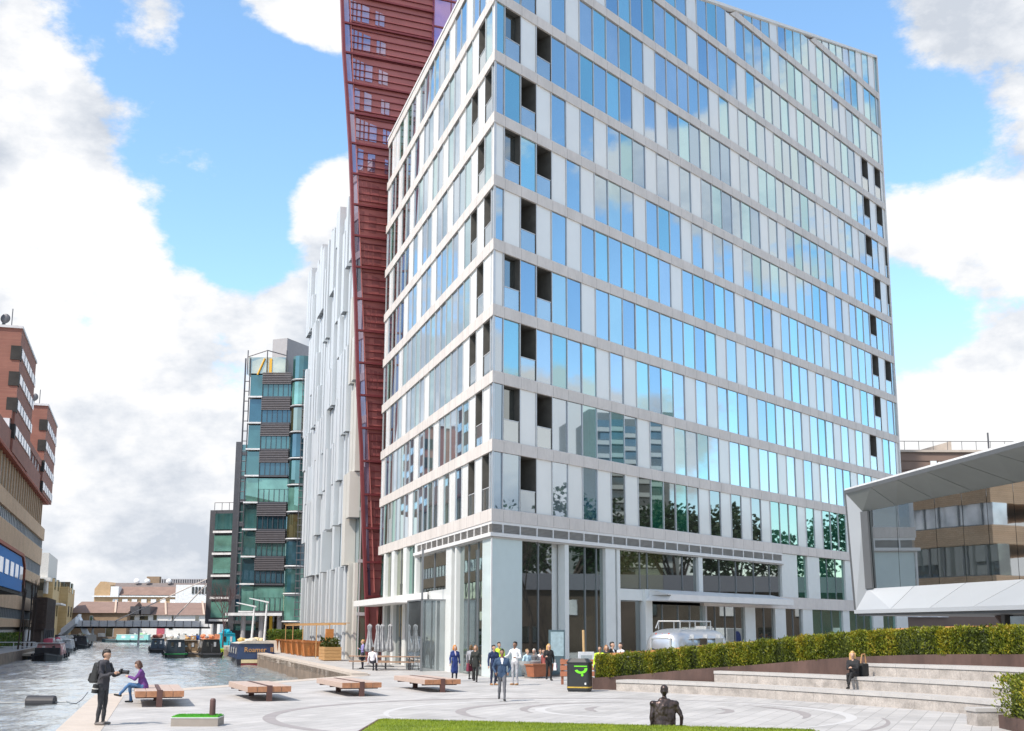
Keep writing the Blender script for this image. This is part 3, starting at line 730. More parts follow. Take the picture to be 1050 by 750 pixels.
for k in range(9):
    z0 = 4.6+k*3.93; z1 = z0+3.93
    m = MB().use((gl_teal, gl_blue, gl_teal)[k % 3] if k not in (0, 4) else gl_green); m.box(X0+.5, X0+2.3, Y0+.3, Y0+2.6, z0+.25, z1-.25); m.build('corner_window', parent=bl)
    m = MB().use((gl_teal, gl_blue)[k % 2] if k not in (0, 4) else gl_green); m.box(X0+2.4, X1, Y0+.2, Y0+.9, z0+.2, z0+2.0)
    for q in range(6): m.use(steel).box(X0+2.4+q*.75, X0+2.46+q*.75, Y0+.1, Y0+.25, z0+.2, z0+2.0)
    m.build('window', parent=bl)
    m = MB().use(louv)
    if k not in (0, 4):
        for q in range(7): m.box(X0+2.3, X1, Y0-.1, Y0+.2, z0+2.05+q*.26, z0+2.2+q*.26)
    else: m.use((gl_green)).box(X0+2.4, X1, Y0+.2, Y0+.9, z0+2.05, z1-.3)
    m.build('louvre', parent=bl)
    m = MB().use(lite); m.box(X0+.3, X0+2.4, Y0-.2, Y0+2.6, z0-.05, z0+.18); m.use(steel).box(X0+2.4, X1, Y0-.05, Y0+.9, z0-.1, z0+.15); m.build('ledge', parent=bl)
m = MB().use(steel)
for q in range(24): m.tube((X0-.35, Y0+.2, 4+q*1.5), (X0+.3, Y0+.2, 4+q*1.5), .07)
m.tube((X0-.35, Y0+.2, 3), (X0-.35, Y0+.2, 42), .12); m.tube((X0+.35, Y0+.2, 3), (X0+.35, Y0+.2, 42), .09); m.build('steel_ladder_frame', parent=bl)
m = MB().use(concr); m.prism([(X0+3.0, Y0+3), (X1-1.2, Y0+2), (X1+2.2, Y0+10), (X0+5, Y0+12)], 39, 45.6); m.build('plant_room', parent=bl)
m = MB().use(steel)
for x in (X0, X0+2.9, X0+5.8): m.tube((x, Y0, 39.5), (x, Y0, 43.2), .08)
m.tube((X0, Y0, 42.2), (X0+2.9, Y0, 43.2), .08); m.tube((X0+2.9, Y0, 43.2), (X0+5.8, Y0, 42.4), .08)
m.use(glass('roof_lantern_glass', (.8, .85, .8), (.4, .36, .22), .25)).box(X0+.1, X0+5.6, Y0+.3, Y0+2.5, 39.5, 42.2)
m.use(plain((.75, .42, .05), .5)); m.tube((X0+1.5, Y0+.2, 39.5), (X0+2.5, Y0+.2, 42), .14); m.box(X0+3.2, X0+3.6, Y0+.15, Y0+.29, 39.6, 42)
m.build('roof_lantern', parent=bl)
m = MB().use(concr)
for x in (X0+.8, X0+3.4, X1-.6): m.tube((x, Y0+1.2, 0), (x, Y0+1.2, 4.6), .35)
m.use(plain((.62, .38, .03), .5)); m.box(X0+4.4, X0+4.8, Y0+2, Y0+2.4, 0, 4.4)
m.use(darkglass).box(X0+2, X1+6, Y0+4, Y0+4.2, 0, 4.4); m.use(lite).box(X0-1.5, X1, Y0-.3, Y0+3, 4.1, 4.5); m.build('undercroft', parent=bl)
# curved balcony bay on the right
bx = X1+1.55; m = MB()
for k in range(10):
    z0 = 3.2+k*3.93
    if z0 > 40: break
    m = MB().use((gl_green, gl_teal, gl_blue, oliveglass)[k % 4]); m.lathe([(1.5, z0+.3), (1.5, z0+3.7)], (bx, Y0+.8, 0), 14); o = m.build('bay_window', parent=bl)
    m = MB().use(lite); m.lathe([(1.6, z0-.02), (1.7, z0+.08), (1.5, z0+.2)], (bx-.1, Y0+.7, 0), 16); m.build('bay_ledge', parent=bl)
m = MB().use(steel)
for q in range(4):
    for z in range(4, 40, 2): m.tube((bx+.4+q*.55, Y0-1.0, z), (bx+.4+q*.55, Y0-1.0, z+2), .05)
for z in range(4, 41): m.tube((bx+.3, Y0-1.0, z), (bx+2.4, Y0-1.0, z), .06)
m.build('balcony_screen', parent=bl)
m = MB().use(steel)
for q in range(9):
    z = 40+q; m.tube((bx+1.0, Y0, z), (bx+2.4, Y0, z+1), .06); m.tube((bx+1.0, Y0, z), (bx+2.4, Y0, z), .05)
m.tube((bx+1.0, Y0, 39), (bx+1.0, Y0, 49.5), .09); m.tube((bx+2.4, Y0, 39), (bx+2.4, Y0, 49.5), .09); m.build('lattice_mast', parent=bl)
# lower glass blocks left of it
b2 = thing('glass_office', 'narrow glass office with a slanted pale flank, left of the steel office', 'building', (-43, 190, 0))
m = MB().use(gl_teal); m.prism([(-43.0, 186), (-38.5, 186), (-38.5, 200), (-42.0, 200)], 2, 30.6); m.build('glazing', parent=b2)
m = MB().use(lite); m.extr([(-43.1, 186.2, 2), (-43.1, 186.2, 31), (-45.2, 200, 26), (-45.2, 200, 2)], (.1, 0, 0)); m.build('slanted_flank', parent=b2)
m = MB().use(steel)
for k in range(8): m.box(-43.1, -38.5, 185.8, 186, 3+k*3.7, 3.5+k*3.7)
m.box(-43.15, -42.3, 185.7, 186, 2, 31); m.build('floor_edge', parent=b2)
m = MB().use(steel); m.box(-43, -39, 187, 190, 0, 2); m.build('base', parent=b2)
b3 = thing('low_office', 'five storey green glass office with dark side wall, behind the mooring mast', 'building', (-47, 197, 0))
m = MB().use(steel); m.prism([(-49.6, 197.5), (-42.5, 196.2), (-42.5, 210), (-51.5, 210)], 3, 21.4); m.build('structure', parent=b3)
for k in range(5):
    m = MB().use((gl_green, gl_teal, gl_green, gl_green, gl_teal)[k]); m.extr([(-48.6, 196.9, 4+k*3.55), (-43, 196.0, 4+k*3.55), (-43, 196.0, 6.6+k*3.55), (-48.6, 196.9, 6.6+k*3.55)], (0, .3, 0)); m.build('window', parent=b3)
    m = MB().use(lite); m.extr([(-48.8, 196.6, 3.4+k*3.55), (-43, 195.7, 3.4+k*3.55), (-43, 195.7, 3.75+k*3.55), (-48.8, 196.6, 3.75+k*3.55)], (0, .6, 0)); m.build('ledge', parent=b3)
m = MB().use(steel)
for q in range(6): m.tube((-48.8+q*1.2, 197, 21.4), (-48.8+q*1.2, 197, 22.6), .05)
m.tube((-48.8, 197, 22.6), (-42.8, 196.2, 22.6), .06); m.build('roof_rail', parent=b3)
m = MB().use(concr)
for q in range(4): m.tube((-48+q*1.7, 198, 0), (-48+q*1.7, 198, 3.2), .3)
m.build('column', parent=b3)

# ================================================================== hospital on the left bank
HFm = Fr(-57, 124, *dL)    # wall facing the water
HA = math.atan2(dL[1], dL[0])
brown = brickmat('brown_brick', (.32, .14, .105), (.36, .165, .12), (.19, .11, .09), .5, .18, .012, HA)
tan = brickmat('tan_brick', (.62, .42, .26), (.68, .48, .31), (.42, .30, .2), .5, .18, .012, HA)
stripw = glass('pale_strip_window', (.9, .93, 1), (.78, .82, .86), .22, edge=.6)
blued = mat('blue_bay_panel', (.02, .17, .48), .65, var=.05, spec=.2)
tiles = mat('red_tile_trim', (.34, .09, .05), .7, var=.2)
hos = thing('brick_hospital', 'brown and tan brick hospital block with ribbon windows and a blue glass bay', 'building', (-69, 168, 0))
sE = HFm.hit(43.5, 600)[0]; S1 = sE; SB = 20.0
def hb(nm, m, a0, a1, z0, z1, d0, d1, parent=hos):
    g = MB().use(m); HFm.box(g, a0, a1, z0, z1, d0, d1); return g.build(nm, parent=parent)
S0H, S1H = -54.0, 106.0
hb('wall', tan, S0H, S1H, 2.4, 3.6, -20, 0); hb('wall', tan, S0H, S1H, 5.1, 7.2, -20, 0); hb('wall', tan, S0H, S1H, 10.0, 11.7, -20, .05); hb('wall', tan, S0H, S1H, 13.7, 16.7, -20, .05); hb('wall', tan, S0H, S1H, 18.25, 20.4, -20, .25)
hb('base_wall', plain((.5, .5, .5)), S0H, S1H, 0, 2.0, -20, -.6); hb('wall', darkin, S0H, S1H, 2.0, 2.4, -20, -.5)
for z0, z1, m, d in ((3.6, 5.1, glass('grey_ribbon_window', (.8, .85, .9), (.13, .15, .17), .25), -.25), (7.2, 10.0, darkglass, -.5), (11.7, 13.7, stripw, -.15), (16.7, 18.25, stripw, -.15)):
    g = MB().use(m); HFm.box(g, S0H, S1H, z0, z1, -2, d); o = g.build('ribbon_window', parent=hos)
    g = MB().use(mulld)
    a = S0H+1
    while a < S1H: HFm.box(g, a, a+.14, z0, z1, d, d+.12); HFm.box(g, a+.14, a+2.3, z0, z0+.1, d, d+.1); a += 2.3
    g.build('window_bar', parent=o)
g = MB().use(darkglass); HFm.box(g, S0H, S1H-4, 20.4, 25.4, -20, -.7); o = g.build('tall_window', parent=hos)
g = MB().use(tan); a = S0H
while a < S1H-4: HFm.box(g, a, a+.5, 20.4, 25.4, -.7, -.1); a += 3.6
g.use(plain((.5, .47, .4))); a = S0H+1.8
while a < S1H-4: HFm.box(g, a, a+.18, 20.4, 25.4, -.7, -.3); a += 1.2
g.build('colonnette', parent=hos)
hb('wall', brown, S0H, S1H, 25.4, 28.4, -20, .3)
g = MB().use(tiles); a = S0H
while a < S1H: HFm.box(g, a, a+.55, 25.0, 25.4, -.6, .55); a += .95
HFm.box(g, S0H, S1H, 25.38, 25.6, -.6, .45); g.build('tile_trim', parent=hos)
g = MB().use(stripw)
HFm.box(g, 36, 104, 28.4, 29.9, -6, .1); g.use(brown); HFm.box(g, 36, 104, 29.9, 31.0, -6, .3)
for a in range(40, 104, 5): HFm.box(g, a, a+.3, 28.4, 29.9, .1, .3)
g.build('link_storey', parent=hos)
def wing(a0, a1, z0, z1):
    w = MB().use(brown)
    HFm.box(w, a0, a1, z0, z1, -18, .6); w = w.build('wing', parent=hos)
    zz = z1-2.5
    while zz > z0+1.5:
        g = MB().use(stripw); HFm.box(g, a0+1.2, a1-.05, zz-1.3, zz, -.3, .75); g.use(mulld)
        for q in range(1, 6): HFm.box(g, a0+1.2+q*(a1-a0)/6, a0+1.3+q*(a1-a0)/6, zz-1.3, zz, .75, .8)
        g.build('strip_window', parent=w)
        g = MB().use(darkin); HFm.box(g, a0-.12, a0+1.2, zz-1.9, zz+.05, -.6, .72); g.build('corner_window', parent=w)
        zz -= 3.6
    g = MB().use(lite); HFm.box(g, a0-.2, a1+.2, z1, z1+.35, -18.2, .75); g.build('coping', parent=w)
    g = MB().use(steel); p = HFm.p(a0+2, z1, -1); g.tube(p, (p[0], p[1], z1+3.2), .07)
    q = HFm.p(a0+3.5, z1, -2.2); g.tube(q, (q[0], q[1], z1+2.2), .25); g.ball((q[0]+.3, q[1]-.3, z1+2.0), .7, .25, .7); g.tube((q[0]-1, q[1]-1, z1+.2), (q[0]-.6, q[1]-1, z1+3.4), .3)
    g.build('rooftop_aerial', parent=w)
wing(37.3, 60.5, 25.6, 42.6); wing(87.5, 112, 25.6, 40.7)
# projecting blue bay
sBy = HFm.hit(22.5, 600, 3.0)[0]; dB = sBy-53.5
g = MB().use(blued); HFm.poly(g, [(-6, 7.0), (53.5+dB, 7.0), (53.5+dB, 10.2), (50+dB, 11.4), (-6, 11.4)], 0, 3.0); bay = g.build('blue_bay', parent=hos)
for a in [int(sBy)-4.6-6*q for q in range(5)]: g = MB().use(stripw); HFm.box(g, a, a+3.9, 8.5, 10.2, 3.0, 3.06); g.build('bay_window', parent=bay)
g = MB().use(darkin); HFm.box(g, -6, 53.4+dB, 6.6, 7.0, 0, 2.8); g.build('bay_underside', parent=bay)
g = MB().use(tiles); HFm.poly(g, [(-6, 11.5), (51+dB, 11.5), (54.6+dB, 10.1), (54.6+dB, 7.0), (55.1+dB, 7.0), (55.1+dB, 10.4), (51.3+dB, 11.9), (-6, 11.9)], -.1, 3.2); g.build('tile_edge', parent=bay)
lt_ = thing('left_terrace', 'dark brick terrace on the left bank, south of the hospital', 'building', tuple(HFm.p(-85, 0, 0)))
g = MB().use(brown); HFm.box(g, -102, -68, 0, 12, -12, 0); g.build('wall', parent=lt_)
for k in range(16): g = MB().use(stripw); HFm.box(g, -100+(k//2)*4.1, -98.3+(k//2)*4.1, 2+(k%2)*4.5, 4.6+(k%2)*4.5, -.1, .08); g.build('window', parent=lt_)
g = MB().use(plain((.2, .2, .21))); HFm.box(g, -102.3, -67.7, 12, 12.5, -12.3, .3); g.build('roof', parent=lt_)
# yellow brick block beyond
yel = brickmat('yellow_brick', (.56, .40, .19), (.62, .46, .24), (.5, .36, .18), .5, .18, .012, HA)
yb = thing('yellow_brick_block', 'yellow brick block with a white rendered upper corner and small balconies, past the hospital', 'building', (-102, 262, 0))
sa, sb = HFm.hit(59, 620)[0], HFm.hit(72.5, 620)[0]
zt = HFm.hit(64, 594)[1]; zw = HFm.hit(60, 566)[1]
def yb_(nm, m, a0, a1, z0, z1, d0, d1): g = MB().use(m); HFm.box(g, a0, a1, z0, z1, d0, d1); return g.build(nm, parent=yb)
yb_('wall', yel, sa, sa+(sb-sa)*.5, 0, zt*.98, -20, -1.2); yb_('wall', yel, sa+(sb-sa)*.45, sb, 0, zt*.9, -18, .8)
W = yb_('upper_block', plain((.62, .6, .56)), sa-5, sa+(sb-sa)*.45, zt*.72, zw, -22, -2.2)
yb_('upper_ledge', plain((.66, .64, .6)), sa-6, sa+(sb-sa)*.47, zt*.92, zt*.98, -22, -1.5)
for q in range(4):
    for r_ in range(2):
        a = sa+4+q*(sb-sa)*.22; z = 5+r_*6
        o = yb_('window', darkglass, a, a+4, z, z+2.6, -1.6, -1.1 if q < 2 else .9)
yb_('balcony', lite, sa+2, sa+(sb-sa)*.4, zt*.55, zt*.58, -1.2, .6); yb_('base', yel, sa-14, sa, 0, zt*.72, -22, -6)
g = MB().use(darkglass); HFm.box(g, sa-9, sa-5, 9, zt*.95, -9, -2.6); g.build('stair_window', parent=yb)
# dark mesh stair tower and steel stairs on the bank
sm = thing('mesh_stair_tower', 'dark steel mesh stair enclosure at the end of the hospital', 'stair tower', tuple(HFm.p(104, 0, 3)))
a0, a1 = HFm.hit(47, 640, 4)[0], HFm.hit(56, 640, 4)[0]
zt2 = HFm.hit(46, 612, 4)[1]
g = MB().use(mat('rust_dark_mesh', (.09, .065, .055), .8, var=.2))
for q in range(26): HFm.box(g, a0+(a1-a0)*q/26, a0+(a1-a0)*q/26+.28, 2.0, zt2, 3.8, 4.0); HFm.box(g, a0-.1, a0+.1, 2, zt2, 3.8-q*.08, 3.85-q*.08)
for q in range(6): HFm.box(g, a0, a1, 2+q*(zt2-2)/5-.1, 2+q*(zt2-2)/5+.05, 1.7, 3.9)
HFm.box(g, a0+.3, a1, 0, zt2-.3, 1.8, 3.4); g.build('mesh_screen', parent=sm)
g = MB().use(steel)
for q in range(6): p = HFm.p(a0+(a1-a0)*q/5, 0, 3.9); g.tube(p, (p[0], p[1], 2.2), .16)
g.build('post', parent=sm)
# ================================================================== far end: warehouses, bridge
wh = mat('white_painted_brick', (.70, .70, .68), .7, var=.08, scale=.4); roofm = mat('brown_tiled_roof', (.235, .155, .125), .85, var=.12, scale=.6, fine=.12, fscale=3)
brickd = mat('stock_brick', (.27, .19, .125), .85, var=.2, scale=.5); brickl = brickmat('pale_stock_brick', (.46, .30, .16), (.5, .34, .19), (.4, .3, .2), .8, .3, .02, 0)
win_w = mat('white_frame', (.68, .7, .7), .5)
def warehouse(nm, label, u0, u1, Y, vbot, veave, vridge, wall, hips, wins, dep=18):
    p0, p1 = D(u0, veave, Y), D(u1, veave, Y); zr = D(u0, vridge, Y+dep/2).z; ze = p0.z
    t = thing(nm, label, 'building', ((p0.x+p1.x)/2, Y, 0))
    g = MB().use(wall); g.box(p0.x, p1.x, Y, Y+dep, -1.2, ze); g.build('wall', parent=t)
    g = MB().use(roofm); g.extr([(p0.x-.3, Y-.6, ze-.15), (p0.x-.3, Y+dep+.5, ze-.15), (p0.x-.3, Y+dep/2, zr)], (p1.x-p0.x+.6, 0, 0)); rf = g.build('roof', parent=t)
    for u in hips:
        x = D(u, veave, Y).x; g = MB().use(plain((.5, .38, .3))); g.extr([(x, Y-.75, ze-.1), (x+.5, Y-.75, ze-.1), (x-2.6, Y+dep/2, zr+.25), (x-3.1, Y+dep/2, zr+.25)], (0, 0, .2)); g.build('roof_ridge', parent=rf)
    for (wu0, wu1, v0, v1, m) in wins:
        a, b = D(wu0, v1, Y-.1), D(wu1, v0, Y-.1)
        g = MB().use(win_w if m is not None and m is not win_w else (m or darkglass)); g.box(a.x-.12, b.x+.12, Y-.08, Y+.1, a.z-.12, b.z+.12); o = g.build('window', parent=t)
        g = MB().use(m or darkglass); g.box(a.x, b.x, Y-.14, Y+.1, a.z, b.z); g.build('pane', parent=o)
    return t
warehouse('brick_warehouse', 'brown brick canal warehouse with a tiled roof, left of the white one', 72, 130.5, 325, 660, 628, 617, brickd, (118, ),
          [(91, 96, 650, 655, stripw), (100.5, 107, 650, 655, stripw), (79, 82, 635, 640, greenglass), (92, 95, 632, 638, greenglass), (108, 116, 643, 656, darkglass)])
WWH = warehouse('white_warehouse', 'long white painted canal warehouse with a brown tiled roof behind the footbridge', 108.5, 226, 328, 660, 630, 618, wh, (131, 170, 209),
          [(119, 127, 643, 652, darkglass), (134, 140, 650, 653, darkglass), (144, 150, 650, 654, darkglass), (160, 169, 643, 656, mat('faded_red_door', (.42, .09, .13), .6)), (133, 138, 632, 636, darkglass), (143, 152, 632, 636, darkglass), (157, 161, 631, 636, darkglass), (200, 204, 632, 638, darkglass), (176, 178, 632, 637, darkglass), (173, 177, 644, 645.5, darkglass), (188, 191, 650, 652, darkglass), (201, 203, 650, 652, darkglass)])
g = MB().use(steel); a, b = D(134, 630, 327.3), D(155, 622, 327.3); g.box(a.x, a.x+(b.x-a.x)*.45, 326.6, 333, a.z, b.z); g.box(a.x+(b.x-a.x)*.55, b.x, 326.6, 333, a.z, b.z); g.build('roof_dormer', parent=WWH)
o = thing('station_hall', 'long tan brick hall with a brown gambrel roof and white cornice, behind the warehouses', 'building', tuple(D(150, 640, 372)))
o.location.z = 0
a, b = D(96.5, 613, 370), D(222, 600, 370); zc = D(120, 611, 370).z; zt = D(120, 598, 376).z; zb = D(120, 604, 370).z
g = MB().use(brickl); g.box(a.x, b.x, 370, 400, 0, zc); g.build('wall', parent=o)
g = MB().use(brickl); x2 = D(113.5, 600, 370).x
g.extr([(a.x, 369.9, zc), (x2, 369.9, zc), (x2, 369.9, zb+1.2), ((a.x*.35+x2*.65), 369.9, zt+.2), (a.x*.65+x2*.35, 369.9, zt+.2), (a.x, 369.9, zb)], (0, 12, 0)); g.build('gable', parent=o)
g = MB().use(mat('dark_lead_roof', (.16, .13, .12), .7)); g.extr([(x2, 369.8, zc), (x2, 375, zt), (x2, 395, zt), (x2, 400, zc)], (b.x-x2, 0, 0)); rf = g.build('roof', parent=o)
g = MB().use(roofm); g.extr([(x2, 369.5, zc+.2), (x2, 373.2, (zc+zt)/2+.8), (x2, 373.6, (zc+zt)/2+.7)], (D(181, 600, 370).x-x2, 0, 0)); g.build('roof_slope', parent=o)
g = MB().use(win_w); g.box(a.x-.3, b.x, 369.3, 370, zc-.4, zc); g.build('cornice', parent=o)
xx = x2+1
while xx < b.x-2: g = MB().use(win_w); g.box(xx, xx+1.6, 369.7, 370, zc-3.4, zc-1.0); xx += 2.9; g.build('window', parent=o)
g = MB().use(win_w); p = D(118, 607, 369.5); g.box(p.x-1.2, p.x+1.2, 369, 372, p.z-1.6, p.z+1.6); g.build('dormer', parent=rf)
for u in (140, 151, 173): p = D(u, 600, 374); g = MB().use(lite if u != 140 else plain((.8, .8, .8))); g.ball((p.x, 374, zt+.5), .9, .6, .8); g.build('roof_vent', parent=rf)
p = D(160, 598, 380); g = MB().use(brickd); g.box(p.x-3, p.x+1, 380, 382, zt, zt+2.2); g.build('chimney', parent=rf)
o2 = thing('grey_hall', 'low dark grey hall roof on the skyline behind the tan brick hall', 'building', tuple(D(190, 650, 420))); o2.location.z = 0
a, b = D(165, 602, 420), D(222, 594, 420); g = MB().use(mat('slate_roof', (.09, .095, .11), .6)); g.box(a.x, b.x, 420, 440, 0, b.z); g.build('wall', parent=o2)
g = MB().use(concr)
for q in range(24): xq = a.x+(b.x-a.x)*q/24; g.box(xq, xq+.4, 419.6, 420, b.z-3, b.z); g.box(xq, xq+(b.x-a.x)/24, 419.7, 420, b.z-.2, b.z)
g.build('roof_ribs', parent=o2)
o3 = thing('white_office', 'white block with tall slit windows behind the mooring mast', 'building', tuple(D(200, 650, 362))); o3.location.z = 0
a, b = D(180, 610, 360), D(222, 600, 360); g = MB().use(win_w); g.box(a.x, b.x, 360, 368, 0, b.z); g.build('wall', parent=o3)
for q in range(7):
    g = MB().use(darkglass); xq = D(197+q*3.4, 605, 360).x; g.box(xq, xq+.55, 359.8, 360, D(200, 609, 360).z, D(200, 602, 360).z); g.build('window', parent=o3)
# footbridge
fb = thing('footbridge', 'grey steel footbridge across the far end of the basin with stay cables', 'bridge', (-66, 228, 0))
YB = 232
lt, lb_ = D(76, 637, YB), D(215, 645, YB)
z1, z0 = D(140, 636.6, YB).z, D(140, 644.5, YB).z
bgm = mat('grey_bridge_paint', (.72, .73, .74), .5, var=.06); 
g = MB().use(bgm); g.box(lt.x, lb_.x, YB, YB+.15, z0, z1); g.box(lt.x, lb_.x, YB+2.4, YB+2.55, z0, z1); g.box(lt.x, lb_.x, YB, YB+2.5, z0, z0+.3); g.build('deck', parent=fb)
g = MB().use(steel); xx = lt.x
while xx < lb_.x: g.tube((xx, YB-.05, z0), (xx, YB-.05, z1), .05); xx += 1.6
g.build('rail_post', parent=fb)
for u in (94.5, 142, 205):
    p = D(u, 650, YB+1); g = MB().use(lite); g.tube((p.x, YB+1.2, -2), (p.x, YB+1.2, z0), .2); g.build('pier', parent=fb)
mp = D(216.5, 655, 214)
g = MB().use(lite); g.tube((mp.x, 214, -.3), (mp.x+.25, 214, D(217.5, 590, 214).z), .34, .25); g.box(mp.x-.25, mp.x+.75, 213.4, 214.6, D(217.5, 591, 214).z-.3, D(217.5, 588, 214).z+.3); g.build('mast', parent=fb)
g = MB().use(plain((.72, .66, .62)))
mt = (mp.x+.2, 214, D(217, 590, 214).z)
for (u, v) in ((118, 637), (176, 637)): q = D(u, v, YB); g.tube(mt, (q.x, YB, q.z), .10)
g.build('cable', parent=fb)
# stairs up to the bridge on the left
g = MB().use(bgm)
for (u0, v0, u1, v1, y) in ((57, 660, 80, 637, YB), (62, 652, 77, 640, YB-2.5), (80, 640, 90, 660, YB+.3)):
    a, b = D(u0, v0, y), D(u1, v1, y); g.extr([(a.x, y, a.z), (b.x, y, b.z), (b.x, y, b.z+1.3), (a.x, y, a.z+1.3)], (0, 1.6, 0))
g.build('stairs', parent=fb)
g = MB().use(steel); a, b = D(56, 655, YB-4), D(88, 650, YB-4); g.box(a.x, b.x, YB-4, YB+2, a.z-.5, b.z-.2); g.build('landing', parent=fb)
tp = MB().use(mat('towpath_gravel', (.42, .34, .26), .9)); aa = [D(88, 659, 280), D(112, 655, 318)]
tp.face([(LB(220)-4, 220, .01), (LB(220)+.3, 220, .01), (LB(312)+.3, 312, .01), (-111, 321, .01), (-118, 324, .01)]); tag(tp.build('towpath'), kind='structure')
# left bank hedge + railing
# ================================================================== foliage helpers
def leafmat(name, cols, trans=.25):
    m, nt, out = newmat(name)
    b = nt.nodes.new('ShaderNodeBsdfPrincipled'); b.inputs['Roughness'].default_value = .55
    c = ramp(nt, noise(nt, posn(nt), 1.6, 3), [(.3, cols[0]), (.5, cols[1]), (.72, cols[2])])
    L(nt, c, b.inputs['Base Color'])
    t = nt.nodes.new('ShaderNodeBsdfTranslucent'); L(nt, c, t.inputs[0])
    mx = nt.nodes.new('ShaderNodeMixShader'); mx.inputs[0].default_value = trans; L(nt, b.outputs[0], mx.inputs[1]); L(nt, t.outputs[0], mx.inputs[2])
    L(nt, mx.outputs[0], out.inputs[0]); return m
leaf_o = leafmat('hedge_leaf_olive', [(.08, .11, .008), (.165, .195, .012), (.27, .28, .018)])
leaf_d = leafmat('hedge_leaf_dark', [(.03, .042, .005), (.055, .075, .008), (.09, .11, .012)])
leaf_y = leafmat('hedge_leaf_yellow', [(.23, .22, .01), (.30, .26, .012), (.30, .21, .02)])
leaf_g = leafmat('shrub_leaf_green', [(.04, .09, .01), (.07, .15, .02), (.12, .2, .03)])
bark = mat('bark', (.06, .045, .037), .9, var=.3, scale=5)
def rdir(r):
    z = r.uniform(-1, 1); t = r.uniform(0, 2*math.pi); s = math.sqrt(1-z*z)
    return Vector((s*math.cos(t), s*math.sin(t), z))
def leafquad(mb, p, d, l, w, r):
    d = d.normalized(); side = d.cross(rdir(r))
    if side.length < .05: side = d.orthogonal()
    side.normalize(); e = p+d*l; m = p+d*(l*.5)
    mb.face([p, m+side*w*.5, e, m-side*w*.5])
def hedge(name, label, pts, width, n, seed, mats=None, group=None, lsize=(.07, .13)):
    """pts: (x,y,z0,z1) polyline of the front edge; the hedge spreads to the outside by width"""
    r = random.Random(seed); c0 = pts[len(pts)//2]
    t = thing(name, label, 'hedge', (c0[0], c0[1], c0[2]), 0, group)
    P = [Vector((p[0], p[1], 0)) for p in pts]
    seg = [(P[i+1]-P[i]).length for i in range(len(P)-1)]; tot = sum(seg)
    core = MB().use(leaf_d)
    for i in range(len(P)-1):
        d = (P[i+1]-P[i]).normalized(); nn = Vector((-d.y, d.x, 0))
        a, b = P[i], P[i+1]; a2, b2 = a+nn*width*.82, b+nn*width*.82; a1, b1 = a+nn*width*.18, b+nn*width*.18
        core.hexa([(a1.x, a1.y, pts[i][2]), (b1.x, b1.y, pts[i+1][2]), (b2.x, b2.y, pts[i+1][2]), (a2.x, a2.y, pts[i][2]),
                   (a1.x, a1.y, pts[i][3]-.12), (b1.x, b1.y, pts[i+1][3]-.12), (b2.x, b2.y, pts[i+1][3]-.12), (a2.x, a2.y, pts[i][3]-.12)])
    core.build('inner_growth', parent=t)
    lm = mats or (leaf_o, leaf_d, leaf_y)
    fol = MB()
    for m in lm: fol.use(m)
    nsh = max(6, int(tot/.22)); shoots = [(r.random(), r.random(), r.random()) for _ in range(nsh*6)]
    for k in range(n):
        q = r.random()*tot; i = 0
        while i < len(seg)-1 and q > seg[i]: q -= seg[i]; i += 1
        f = min(1, q/seg[i]); d = (P[i+1]-P[i]).normalized(); nn = Vector((-d.y, d.x, 0))
        z0 = pts[i][2]*(1-f)+pts[i+1][2]*f; z1 = pts[i][3]*(1-f)+pts[i+1][3]*f
        base = P[i].lerp(P[i+1], f)
        s = (i*13.7+f*seg[i])
        clump = math.sin(s*4.1)+math.sin(s*9.3+1.3)+math.sin(s*2.2+.4)
        side = r.random()
        if clump < -1.1 and r.random() < .35: continue
        if side < .55: w = r.uniform(-.04, .22)*width; h = r.random()
        elif side < .85: w = r.random()*width; h = 1-r.random()**2*.2
        else: w = width*(1-r.uniform(-.04, .2)); h = r.random()
        bulge = .035*clump
        p = base+nn*(w-bulge*(1 if w < width/2 else -1)); p.z = z0+h*(z1-z0)+(.05*math.sin(s*6.1)+.03*math.sin(s*17)) * h
        dirn = (rdir(r)+Vector((0, 0, .9))-nn*(.5 if w < width/2 else -.5))
        c = clump+r.gauss(0, 1.2)+(h-.5)*1.6  # light painted by leaf colour: yellow on bulges and top, dark in gaps
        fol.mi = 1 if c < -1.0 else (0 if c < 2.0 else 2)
        leafquad(fol, p, dirn, r.uniform(*lsize), r.uniform(.03, .05)*lsize[1]/.13, r)
    for k in range(int(tot*7)):        # stray shoots standing above the clipped top
        q = r.random()*tot; i = 0
        while i < len(seg)-1 and q > seg[i]: q -= seg[i]; i += 1
        f = min(1, q/seg[i]); d = (P[i+1]-P[i]).normalized(); nn = Vector((-d.y, d.x, 0)); b = P[i].lerp(P[i+1], f)+nn*r.random()*width; b.z = pts[i][3]*(1-f)+pts[i+1][3]*f-.05
        hh = r.uniform(.05, .2); tp = b+Vector((r.uniform(-.05, .05), r.uniform(-.05, .05), hh)); fol.mi = r.choice((0, 0, 2))
        for m in range(5): leafquad(fol, b.lerp(tp, m/5), rdir(r)+Vector((0, 0, .8)), lsize[1]*.8, lsize[1]*.35, r)
    fol.build('foliage', parent=t)
    return t
